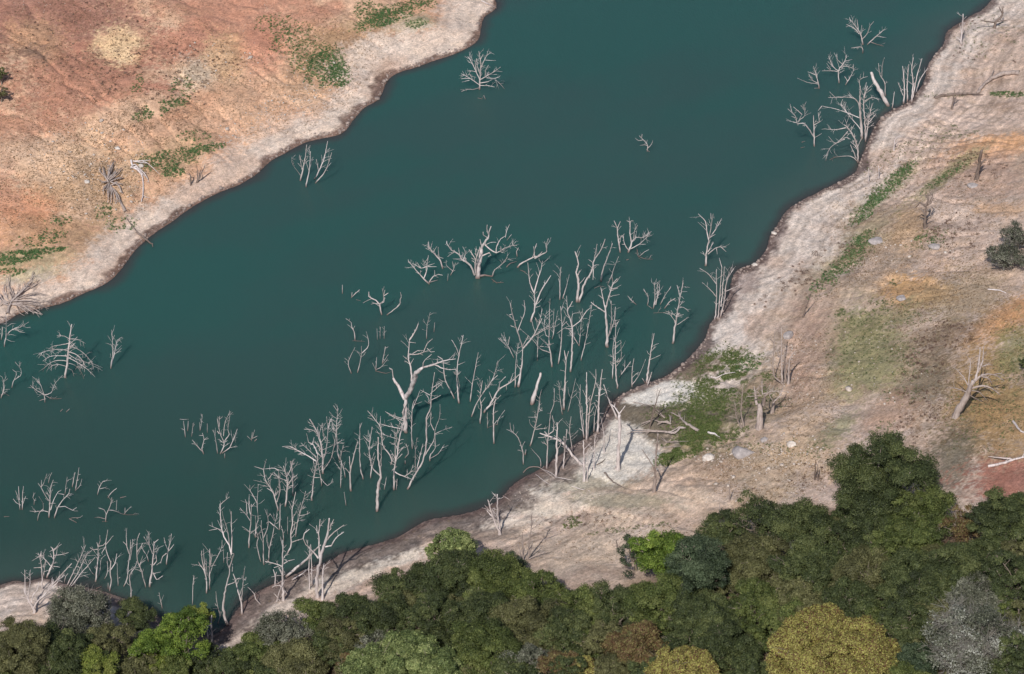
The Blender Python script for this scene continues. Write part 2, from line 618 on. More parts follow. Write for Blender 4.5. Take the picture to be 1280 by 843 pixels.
1.2 360,260 310,245 250,225
1.1 370,190 300,175 245,160
1.1 398,125 340,110 275,80
1.9 330,470 370,495 400,505 440,470 455,430
1.5 395,505 425,515
2 345,440 312,470
1.1 ^345,590 350,520
T thin pole touching the right side of the great forked tree
1.8 450,320 445,200 450,50 465,0
1 447,130 420,60
1.1 452,60 485,-20 500,-60
T right-leaning dead tree with combed stems and a spire top, lower centre
2.6 420,585 465,500 520,400 540,300 545,120 570,60 575,-30 597,-180
1.7 480,460 520,290
1.5 470,480 470,350 480,250
1.6 530,370 590,270 600,200 630,110 632,30
1.3 592,200 570,150 575,90
1 570,-40 647,-110
1 568,-30 502,-65
1 578,0 637,-30
1 583,-80 650,-120
T curly-footed dead tree with two right arms, right of the combed one
2 565,400 570,360 600,320 600,220
1.3 568,385 620,355 660,295
1.3 600,225 650,200 710,180
B small bent stick between the whiskery trunk and the combed tree
1.3 403,380 425,355 410,290
1.3 ^403,420 403,400
C 420 390 5.27
T great forked bleached tree with a broken left limb and thick curving arms
5 460,790 460,680 460,600 458,570
5 455,575 430,530 410,490 375,435
1.9 378,435 370,380 350,370
4.6 460,570 505,480 530,400 565,368
2.9 500,475 490,350 478,320 480,240 485,180
2.1 485,185 520,130 543,78
1.8 480,278 530,280 575,265 600,210 635,178
1.2 505,275 540,255 575,255
1.1 486,200 525,205
2.6 555,372 640,350 700,325 790,310
1.8 650,350 730,380 790,378
1.5 572,365 580,325 630,280
1.1 600,240 625,265 650,262
1.2 455,720 375,690 325,657
1 455,780 380,760 300,742
2 465,600 440,660 450,720
T crooked zigzag dead stem at the upper left of the central grove
1.5 125,185 120,130 105,100 100,70 65,45
.8 ^110,190 190,195
T elbowed dead stem with a curved upper arm below the zigzag stem
1.5 142,398 165,300 168,225
1.3 172,270 215,220 200,130
T bowed slender dead stem left of the elbowed one
1.4 100,403 82,330 125,235
B faint thin upright twig right of the zigzag stem, middle of three
.9 290,175 292,100
B faint thin upright twig right of the zigzag stem, rightmost of three
.9 ^317,175 318,95
B faint thin upright twig right of the zigzag stem, leftmost of three
.7 ^272,182 270,110
T low V-shaped snag with a sunken right arm in the upper central grove
1.2 262,388 268,300
.9 262,385 240,335
.9 262,385 300,360 340,310
.9 ^262,390 330,405 365,395
T short double twig right of the low V-shaped snag
1.3 305,340 325,230
.8 325,240 345,230
.8 310,335 345,280
B tall thin stick above the great forked tree
1.2 597,175 600,90 620,5
B short faint stick right of the tall thin one above the forked tree
.9 645,130 650,70
T curved dead stem bowing left between the forked tree and its right neighbour
1.9 778,568 720,450 710,370 700,310 670,292
T tall slender dead tree with a left prong, right of the great forked tree
2.7 810,598 800,500 800,350 838,155
1.4 812,290 790,230 762,185
1 800,420 815,500 805,560
.9 803,350 850,330
.8 838,170 825,155
C 420 270 6.49
T small dead tree with goblet-shaped arms in open water, upper centre-left
2.2 370,798 350,715 325,685 265,655 267,615
1.7 350,715 385,690 385,640 375,590
1.4 388,650 425,625
1 388,640 398,600
1.3 355,718 388,700 395,660
T curved dead arm rising right beside the goblet-armed tree
2 415,802 470,760 520,712 520,680 530,660 522,620
B tiny lone stick at the upper left of the central grove
1.1 52,628 52,560
B low slanting twig right of a tiny lone stick
1.3 125,662 190,600
.9 128,655 130,620
.9 ^165,680 200,690
T low curly dead tree leaning left with a tangled crown, upper centre
2.7 755,550 710,510 650,440 590,370
2 712,508 740,430 740,390 750,320
1.4 740,410 690,425 660,380
1 690,425 620,385
1 745,405 800,385
1 745,412 815,412
1.7 755,540 790,490 830,475
1.4 755,540 825,520
1 800,485 800,440
1 830,475 865,482
1.1 740,400 715,390 745,345
1 590,375 585,355
T single thick dead limb slanting left above the curly low tree
2.2 865,425 840,350 790,300 750,250 748,215
1.3 835,335 828,255
1 838,335 870,345
T faint twiggy snag left of the largest antlered tree
1.3 930,480 955,430 970,380
1 945,445 895,400 895,360
.9 952,410 945,370
.9 ^905,525 910,470
C 540 270 6.49
T largest antlered dead tree with thick bleached limbs, upper centre
5 370,500 378,400 400,320 400,260
3.2 400,270 430,210 455,180 460,140 480,85
2 460,150 445,110 447,75
1.5 450,178 415,155 415,130
1.2 400,240 390,190
3.2 365,495 350,420 365,330 390,250
1.6 360,370 345,340 302,275
2.8 345,480 310,400 240,350 215,310 160,280 120,225
1.4 120,225 120,205
1.3 255,355 270,300 250,250
1 225,320 215,260
2.4 395,330 430,315 465,300
2.2 430,235 470,270 520,300 550,290 590,260 650,240 660,205
1.6 520,295 525,240 560,185
1 560,185 600,160
.9 595,175 610,110 630,70
1.2 652,238 690,240
1.1 435,235 480,215 520,215
3.4 370,490 430,485 490,492
2.1 490,490 510,440 570,390 610,335
1.2 570,390 600,365
1.1 ^485,512 520,540 580,540
.9 ^610,195 645,150
1 465,300 480,320 455,330
L curved pale limb breaking the surface right of the antlered tree
1.9 605,415 640,385 685,372
B short curled stub above the curved pale limb
1.5 690,325 685,290 700,260
T long pale limb reaching right with three raised tips, upper centre
2.9 695,415 740,375 830,335 850,328
1.6 830,335 830,280 850,225
1.4 832,300 825,250
2.1 835,345 900,310 930,290 930,230 943,185
1.6 850,335 895,290
1.4 ^720,440 765,460
C 640 290 6.49
T clean three-pronged dead tree below the long three-tipped limb
3 155,725 185,600 180,490
2.1 180,495 145,410 128,250
2.1 180,500 205,400 235,310 248,235
2.1 185,610 230,490 280,410 315,355
1 280,415 300,380
B short straight stick left of the twin-trunked V tree
1.7 388,548 388,400 397,285
T slanting short stick immediately left of the twin-trunked V tree
1.5 412,540 440,450 465,345
T wavy left trunk of a wide V, upright beside its leaning twin
3.1 527,565 540,390 520,330 540,260 512,160
1.2 538,350 548,315
T long trunk leaning right away from its wavy twin, forked near the top
3.1 545,565 590,420 655,300 665,235 720,150 755,60
1.3 668,220 690,100
1.4 660,300 657,390
T straight leaning dead trunk behind the seven-stemmed tree
2.4 722,400 740,300 770,220 815,95
1 770,220 800,150
.8 ^670,455 710,440 760,450
T thin long wand with a low fork right of the straight leaning trunk
1.5 815,390 815,330 865,200
1 812,345 775,430
T tall dead tree of many parallel upswept stems with a hooked left arm
3.6 771,930 770,830 760,640 755,600
2.1 758,640 745,570 720,450
2.1 758,620 790,510 820,420 855,380
1.2 800,480 860,455
1.7 752,650 690,610 640,570
1.9 780,850 805,740 805,560
1.9 785,845 830,720 840,610
C 700 380 5.27
T tall double-stemmed dead pole right of the upswept-stemmed tree
2.3 378,555 365,400 365,260 368,105
1 368,150 385,115
1.7 ^345,490 350,380 348,300 360,220
1.4 375,385 402,360 400,240
T faint small snag right of the tall double-stemmed pole
1.2 392,480 430,430 465,380
.9 425,432 428,370
T twin-stemmed dead tree in a narrow V at the edge of the white sandbar
1.9 474,545 475,450 487,360
1.4 478,530 520,470 565,365
T straight pale pole leaning right at the tip of the white sandbar
2.8 570,520 590,370 620,195
1.8 ^575,540 605,450
1.2 ^560,520 540,490
C 740 260 5.27
T straight dead tree with short horizontal twigs nearest the right shore bend
2.8 533,890 560,700 600,492
1 580,580 560,510
.9 568,655 600,655 640,685
.9 562,770 635,720
.9 550,750 510,700 470,690
.9 575,620 605,620
T slim forked dead stem, left of a close pair in the upper right water
2.1 185,290 170,180 165,130 145,85
1.2 168,135 187,90
1 180,240 192,180
T branching dead tree spreading right, right of a close pair in the upper water
2.6 240,290 260,230 250,180 252,90
1 252,95 228,85
1 252,90 268,82
1.7 260,225 290,195 340,195 392,155
1.3 275,210 280,150 300,115
1 285,198 295,150
1.5 255,270 310,240 355,200 385,170
1 310,240 355,240
1.3 242,280 215,240 205,180
1 215,240 195,240
B half-sunk twigs floating right of the close pair in the upper water
1 295,265 305,320 345,290 375,275
1 ^305,318 345,335 400,338
B small pale snag tip just below the close pair
1.8 ^230,342 242,338
B lone slanting twig between two groves in the right water
1.1 290,635 260,610 235,580
T small dead fork at the left of a bushy low cluster
1.2 365,640 370,590 340,535
.9 372,600 365,560
T low bushy cluster of thin dead stems left of the short-twigged tree
1.5 405,660 415,590 410,490
1.5 410,640 440,560 445,500
1.2 420,640 430,580 430,490
1.3 ^450,635 480,580 520,520
1.4 ^480,660 510,620 550,595
.8 ^408,692 480,690 520,680
1 ^395,662 370,645
T dead tree with a crown of upright prongs and one right arm by the shore
3 748,378 755,290 770,205
1.7 768,210 755,150 748,90 700,40
1.7 772,200 785,120 798,40
1 785,75 782,35
1.5 775,200 815,140 855,70
1 815,135 830,90
1.2 778,195 812,175
1.4 765,290 800,225
1.7 765,305 820,262 885,258
1 850,258 885,290
1 820,265 825,305
T tall many-stemmed straight dead tree rooted on the right shoreline
2.1 810,740 820,600 820,405
2.1 ^830,735 840,600 855,390
1 855,390 838,330
2.3 ^845,720 870,620 890,480 935,400
1.7 850,650 865,480 872,390
1.3 888,480 900,440 920,390
1.3 818,500 760,430 710,400
1.3 818,585 770,530 725,490
1.2 880,550 940,525 1000,495
C 540 400 5.27
T lone straight stick leaning slightly right between two groves
1.8 252,535 270,400 305,215
T long slanting dead stem with a forked tip, left of the crossed stems
2 262,635 300,540 345,470 400,390 435,270
1.3 395,400 432,365
1 345,475 358,430
T short dead stem crossing the long slanting one
2 317,680 325,560 315,520 332,400
1.2 322,550 350,510
.9 315,520 300,495
T arched dead trunk sweeping right low over the water
2.6 343,608 400,530 440,460 520,410 575,360
1.4 440,460 450,410 485,375
1.3 345,600 390,560 455,495
1.3 490,425 490,465
1 515,410 535,350
T straight dead post below the arched sweeping trunk
2.2 408,812 405,600 420,520
T faint thin snag right of the straight post below the arched trunk
.9 430,690 440,650 480,595
.8 430,688 395,700 365,710
.8 ^365,712 365,610
T small leaning Y twig left of the big wishbone tree
1.3 538,248 500,170 455,90
.9 500,180 435,120
.9 503,165 510,110
C 600 370 5.62
T big wishbone dead tree on a straight trunk in the middle of the right grove
3.2 270,635 292,500 300,375
2.2 300,370 265,255 225,120 215,55
1.5 265,250 285,190 315,110 310,30
2.4 300,372 370,290 410,210 435,160
1.5 372,288 440,245 500,220
1 410,210 425,150 438,90
1 410,185 385,150
1.1 222,130 205,135
1.2 300,355 340,280
T thin straight pole touching the left of the wishbone tree
1.8 247,640 250,500 268,330
1.1 265,370 290,355
T spire-topped dead tree with long crossing left branches, right grove
2.4 505,495 495,400 485,330 487,200 487,95
1.1 488,100 492,20
1.4 490,400 420,370 370,310 280,230
1.2 485,360 420,355
1.1 487,290 465,280 450,200 470,100
1 487,340 460,340
1 487,210 440,235 400,260
B thin upright stem just left of the spire-topped tree
1.2 403,450 405,350 410,250
T twin-wanded thin dead snag just right of the spire-topped tree
1.1 507,300 525,220 548,100
.9 515,270 515,200 520,90
T straight slender dead tree between the spire-topped and curled-top trees
1.9 550,475 570,330 575,200 565,75
1 572,100 585,70
1.2 575,215 610,180
1 572,240 540,265
T dead tree with a curled top and a wide right arm, right grove
2.5 635,530 645,400 650,250 640,180 615,110 650,40
1.4 652,215 700,180 745,110 785,80
1.1 615,100 608,0
1 650,220 650,130 730,120
1 645,260 620,230
1 648,230 600,230
T thin stem with a drooping left twig right of the curled-top tree
1.2 697,350 710,200 722,90
1 695,350 660,290 630,240
T long thin leaning pole at the right end of the curled-top tree
1.5 710,450 745,300 785,70
T thick dead post with a short two-horned top, centre of the right grove
3.2 587,795 598,600 605,440
1.7 603,450 592,385
1.7 605,450 622,390
T thin curved stem touching the left side of the two-horned post
1.3 578,830 560,700 557,610
T thin curved stem right of the two-horned post
1.2 618,812 650,680 672,580
T thick bare pole broken at both ends, leaning right alone
4.8 365,755 395,650 430,545
C 620 460 5.27
T leaning stem with rungs of left twigs below the broken thick pole
1.8 225,512 255,400 285,250 288,190
.9 270,325 210,325
.9 250,395 225,370 220,340
1.1 258,405 335,398
.8 283,270 305,285
T sinuous dead stem standing alone off the muddy shore
1.8 180,632 175,550 145,460 100,410 92,362
2.4 ^192,570 197,540
T tall crooked stem with an S-shaped top at the muddy shore
2.1 335,665 340,500 350,390
1.5 350,400 360,300 380,240 385,135
1.5 345,440 375,420 380,370 370,315
1.2 338,500 320,440
T straight dead post rooted on the mud right of the S-topped stem
2.3 395,712 400,560 402,440 402,360
T narrow dead stem leaning right on the mud behind the curved fallen trunk
1.8 443,660 455,520 468,405
1.1 452,560 447,450
T short kinked dead stem at the mud edge left of the tall pole cluster
1.7 507,560 485,420 495,320
T curved fallen trunk propped on the mud and arching left over the water
3 560,635 500,570 450,505 400,470 345,450 290,430
L curved driftwood branch lying at the muddy waterline
2.1 180,690 220,655 280,655 350,700 385,730
1.4 295,650 290,600 230,530
1.1 260,700 310,740 370,780
1.2 300,665 360,690 400,720
1 390,720 450,730 510,740
T tall many-stemmed clump of straight poles at the water edge beside the sandbar
3 597,480 597,200 597,30
2.2 ^602,470 620,250 655,100 658,10
2 ^580,460 555,280 555,110
1.6 ^585,450 575,420 550,400
3 ^670,430 680,200 700,10
2 ^580,440 565,250
T pale slender trunk rooted in the sand below the pole cluster
2.8 580,745 580,600 575,480
1.2 ^600,745 605,620 600,560
B thin dead stem on the sand right of the pale slender trunk
1.5 645,665 650,500 655,440
B thin stem hanging between the pole cluster and the sandbar post
1.5 712,560 710,440 690,320
1.3 ^645,420 650,320 660,270
T leaning straight pole resting against the tall sandbar post
2.5 795,330 750,230 710,110
T thick grey-brown post with a small antler top standing on the sand
4.4 800,665 810,500 815,310
1.7 812,305 780,260 760,240
1.6 815,300 830,280 850,250
L dark stick lying on the sand right of the pole cluster
1.8 715,690 760,740 840,790
L thin driftwood stick lying low on the pale sand left of the brown post
1.1 500,780 560,800 620,810
L short thin twig lying on sand beside the dark stick
1 660,640 700,620 720,600
C 720 480 5.267
T tall brown post with a left prong standing on the sand
3.2 515,710 520,600 530,450 540,330
1.9 516,570 480,500 432,430
T leaning thin dead stem standing in the dark wet channel
1.8 485,290 510,180 555,35
L big fallen grey tree sprawled from the green weeds into the wet channel
3 810,310 760,280 710,250 680,215 625,190
1.6 690,228 670,190
2.1 720,290 690,285 640,320 530,315 370,315 330,330
1.7 625,265 600,245 550,250 510,235
1.4 620,260 625,215 610,200
1.4 585,225 525,165
1.2 600,385 640,380 740,378
1.2 570,420 660,408
1.2 600,385 560,360
1.3 510,235 430,265
L pale log lying in the green weeds right of the big fallen tree
2.4 870,320 910,330 945,350
L thin log lying at the foot of the tall brown post
1.5 500,690 430,715
L thin crooked branch lying across the tip of the white sandbar
1.2 380,120 430,130 500,145 520,160
C 880 400 5.27
T broad broken grey stump with a tangled top beside the weeds
8 362,715 366,620 372,560
3 350,560 340,500 330,440
3 392,560 405,500 440,470
4.5 ^448,610 455,575 460,540
1.6 460,540 500,500 520,440
1.4 455,540 420,470 440,420
1.3 380,500 280,505
1.3 385,495 380,400
1.5 385,490 470,470 560,475
1.2 372,500 350,470 330,480
T twin-stemmed bowed dead tree at the left of the broad broken stump
2 250,715 215,650 205,550
2 ^262,700 245,600 258,440
T many-stemmed tall grey-brown dead tree rising on the slope above the stump
2.2 520,420 470,380 455,330 465,80
2.2 515,410 512,300 510,50
2 540,410 530,250 535,190
2.4 ^555,420 560,300 575,240 600,205
1.2 458,150 430,120
L pale bowed branch lying on the mud above the green weeds
1.7 45,375 80,385 140,355 210,345
C 980 20 4.215
T twiggy dead tree farthest up the lake near the top right
2.4 415,150 405,100 380,60 345,15
1.3 395,95 370,65 328,45
1 392,80 385,20
1.5 410,130 440,90 450,60 472,30
1 405,90 410,50
1.7 ^440,150 490,105 530,70
1.3 460,140 490,150 525,160
.9 490,108 540,115
1 470,120 500,95
1.2 ^415,195 410,165 355,170
1.1 350,30 345,8
T low rounded dead tree with curly twigs, right of a close upper-right pair
2 290,352 288,290 320,240 330,205
1.4 288,290 260,270 235,215
1.1 285,295 250,290 200,290
1 310,255 280,230 275,205
1 320,240 360,230
1.1 300,275 325,265 370,280
.9 245,280 225,250
.9 250,290 225,270
.9 260,270 230,240
T small curved dead stem just right of the curly-twigged tree
1.5 325,362 350,320 365,290 365,255
1 335,345 320,320
T ragged left-leaning dead tree, left of a close upper-right pair
1.6 185,382 175,330 155,265
1.2 180,355 150,340 130,305
1 180,360 120,350
.9 165,310 125,295
.8 120,350 70,328
1 185,380 160,382
T dead tree with curly antlers on a thin trunk, lowest left at the upper right
2.2 160,685 158,600 155,525
1.7 158,640 130,595 100,565 70,570 60,530 20,490
1.3 75,560 85,545 110,525 100,465
1.2 95,520 50,480
1.3 158,575 185,560 180,510
1 70,540 40,530
B tiny curled twig floating below the curly-antlered tree
1 ^95,665 112,660
.9 ^90,695 110,690
T thick bare log leaning left out of the water near the right shore
4.6 548,472 510,400 480,350 460,298
T thin forked dead stem behind the thick leaning log
1.9 535,420 530,350 505,310 498,250
1.1 515,320 520,250 530,220
T large spreading dead tree with long left arms at the upper right shore
3.4 412,645 405,560 400,450 402,370
2.1 401,500 385,450 350,430 270,430 235,430
1.5 405,600 340,520 300,460
1.6 403,540 330,510 270,490 200,475
2.2 ^430,660 425,540 420,450 440,370
2.2 ^432,650 445,560 465,460
1.5 450,560 485,515
1.3 402,390 400,335 440,320
1.3 425,450 460,430 500,440
1.2 420,430 435,350
1.1 270,430 240,400
1.1 330,510 300,470 310,440
1 200,475 180,500
T drooping dead tree with claw-like left branches hugging the upper right shore
2.8 390,770 385,680 350,610 320,575
1.5 325,590 270,600 210,595
1.3 335,610 290,660 240,700 220,765
1.4 385,765 350,740 270,745 240,760
1.6 380,750 350,680
1.1 320,650 270,670 235,635
1.1 300,655 330,640 350,650
T many-stemmed dead tree of splayed straight stems at the upper right shoreline
2.4 630,460 635,380 625,265
2.4 ^650,450 650,350 658,255
2.4 ^672,455 680,340 672,280 682,220
2.3 ^674,450 700,320 727,225
2.3 ^690,410 720,330 759,275
1 628,420 600,350
B thin stick between the thick leaning log and the splayed stems
1.3 570,485 582,400
C 560 60 12.04
T bushy round dead tree alone near the upper left bank
2.4 475,620 475,520 490,350 490,200 465,50
1.5 492,310 540,200 590,110 655,65
1 565,185 640,190 720,190
1.4 478,480 410,330 330,170 295,130
1 425,365 340,345 320,390 375,470
1 430,370 405,180
1.4 470,555 330,460 250,410 195,390
1 330,460 200,465
1 320,490 210,515
1.2 472,600 370,630 290,625 200,660
1.7 478,490 570,430 680,370 790,290
1 700,350 820,360
1 600,400 740,400
1.4 478,530 600,510 680,470 780,540 850,620
1 580,450 700,460 780,430
1.1 478,565 600,570 700,590
1 560,430 570,330 610,260
1 490,170 530,95
1 484,400 440,260 430,160
B tiny curled branch in the water below the bushy round dead tree
1 560,770 540,715 510,770
.9 ^510,768 445,755
C 300 0 3.511
T leaning dead trunk with left twigs, leftmost of three by the left bank
2.3 265,792 285,700 293,635
1.1 266,770 230,720 228,690
1 272,745 262,680
T slim dead stem, middle of three by the left bank
2.1 290,820 305,740 310,665
1 308,735 320,690
T twin-stemmed right-leaning dead tree, rightmost of three by the left bank
2.1 328,785 365,710 385,620
1.2 345,755 335,700
1.9 ^332,803 375,750 403,670
1 380,740 400,715
L pale log at the tip of the upper left point
1.8 1060,5 1095,20 1125,36
C 940 0 3.665
T dark stubby snag with level arms on the upper right bank
2.8 1110,130 1120,100 1145,70 1150,30
1.4 1115,105 1080,100 1050,95
1.3 1125,100 1150,95 1180,92
1.1 1145,60 1130,30
T pale dead stem with a twiggy base near the top right waterline
2.4 960,205 960,160 968,65
1.3 958,190 935,170
1.1 960,150 950,110
1.1 962,160 980,120
L long grey log curving up the upper right bank
5.6 1225,335 1180,333 1130,345 1070,380 1035,425
1.4 1075,375 1100,340 1110,320
L dark fallen branch lying level left of the long grey log
3 835,450 900,435 1000,430 1060,435
T small grey snag standing in front of the dark fallen branch
1.8 915,500 922,450 930,405
1 920,460 950,430
1 ^870,495 915,495
T thin pale bent stem on the bank below the big spreading tree
1.7 650,690 655,640 680,620
B short pale upright stick by the right shore bend, left of a pair
1.6 533,838 535,770
B short pale forked stick by the right shore bend, right of a pair
1.6 580,820 580,760
1.1 580,780 600,760
T weathered grey stump with twigs on the right hillside
4 1030,820 1040,760 1050,690
1.6 1040,770 1060,740 1075,735
1.3 1042,755 1010,750
1.3 1044,750 1070,730
1.1 1047,710 1060,680
C 940 200 3.765
T small dark dead tree with bent arms on the right hillside
3 815,320 818,240 815,215
2 816,260 800,235 785,230
1.5 815,215 840,205 855,180
1.4 822,180 815,160
2 815,218 790,205 770,225
2.2 815,218 830,185 825,160
1.2 835,200 850,170 835,150
1.2 818,280 835,275 855,255
T thin dark upright stick on the right beach slope
1.8 240,740 260,680 280,625
L thin pale log on the hillside left of the green bush
1.6 1110,610 1150,612 1195,625
C 1000 400 3.51
T thick grey dead tree leaning right on the grassy hillside
7.5 680,425 705,380 735,325 760,270
3.4 755,285 775,240 785,180 790,120
2.4 770,250 795,200 803,160 805,115
2.6 760,275 800,245 850,240 895,265
2 745,305 740,260 748,200 742,170 730,155
1.8 790,245 830,260 842,285
1.6 745,300 715,250 690,220 672,208
1.5 800,205 825,195 845,200
2.4 755,300 800,290 840,300 880,330
1.6 750,310 790,320 825,360
1.6 735,320 700,305 655,295
1.4 745,330 770,345 800,360
1.3 850,240 880,235 898,250
L forked pale log lying on reddish soil at the right edge
3.2 825,642 900,625 975,603 1020,600
1.9 930,612 880,605 825,600
L short pale log at the right edge above the forked log
2.8 935,445 970,490 1010,500
B short dark stake on the slope left of the round green oak
1.8 65,700 68,630
B short pale stake right against its dark twin, left of the round oak
1.5 80,705 78,635
C 590 600 6.02
T splayed V of two bleached posts standing on the near mud
2.8 210,410 160,290 120,150
1.3 150,275 110,230
2.6 ^212,395 195,280 190,110
L short pale log on the mud above the splayed V posts
1.8 235,120 265,140 295,160
T grey dead trunk cluster with a leafy low side branch on the near bank
2 385,605 380,480 380,400
2 ^420,600 430,480 445,370 450,250
1.3 445,370 480,350 545,290
1.5 ^375,600 360,540 345,480
1.5 425,570 440,540 455,470
1.4 420,600 460,580 540,545 575,550
T pale leaning trunk beside the bright green tree by the bank
3 1160,640 1130,560 1080,490
1.5 1100,520 1085,460 1120,430
C 760 400 3.5125
B short pale stake at the forest edge right of the gully
1.9 488,862 490,805
B slim upright stick on the dry slope above the forest
1.5 533,800 533,720
C 100 170 6.02
L large uprooted grey tree with a fanned crown lying on the left hillside
3.4 345,570 310,510 260,420 215,350
1.8 215,350 190,300 165,270
1.8 205,330 225,260 245,200
1.8 210,330 245,290 285,245
1.7 220,335 270,280 312,240
1.6 225,345 270,325 325,305
1.6 240,370 280,355 325,365
1.8 255,400 290,450 305,505
1.8 230,370 235,440 228,510
1.7 210,360 180,400 175,440
1.7 205,345 170,345 145,335
1.6 205,325 180,280 172,235
1.5 262,420 275,470 268,500
1.6 222,355 205,420 215,480
1.5 235,350 290,370 320,430
1.5 215,320 235,240 265,185
1.4 208,320 212,250 205,215
L curved bleached branch lying beside the big uprooted tree
2.6 385,185 400,235 450,270 470,320 475,420 462,495
1.6 400,190 440,190 500,200 600,290
1.8 380,240 420,230 490,290 520,350
B dark hooked stake at the upper edge of the left beach
1.5 832,370 828,290 800,285
B dark stake leaning right at the upper edge of the left beach
2 880,350 910,290 940,225
1 885,340 880,230
L dark log sliding into the water from the left bank
2.6 425,725 500,780 545,815
1.3 545,810 548,835
1.2 430,725 370,650 340,600
C 0 0 1
T small low twiggy snag alone in the open water at upper centre right
1.5 809,189 810,183 806,177 799,170
1.2 809,186 814,181 816,176
1 804,175 798,176 794,173
1 802,173 803,168
.9 810,183 806,181 800,182
.9 812,190 808,187
"""
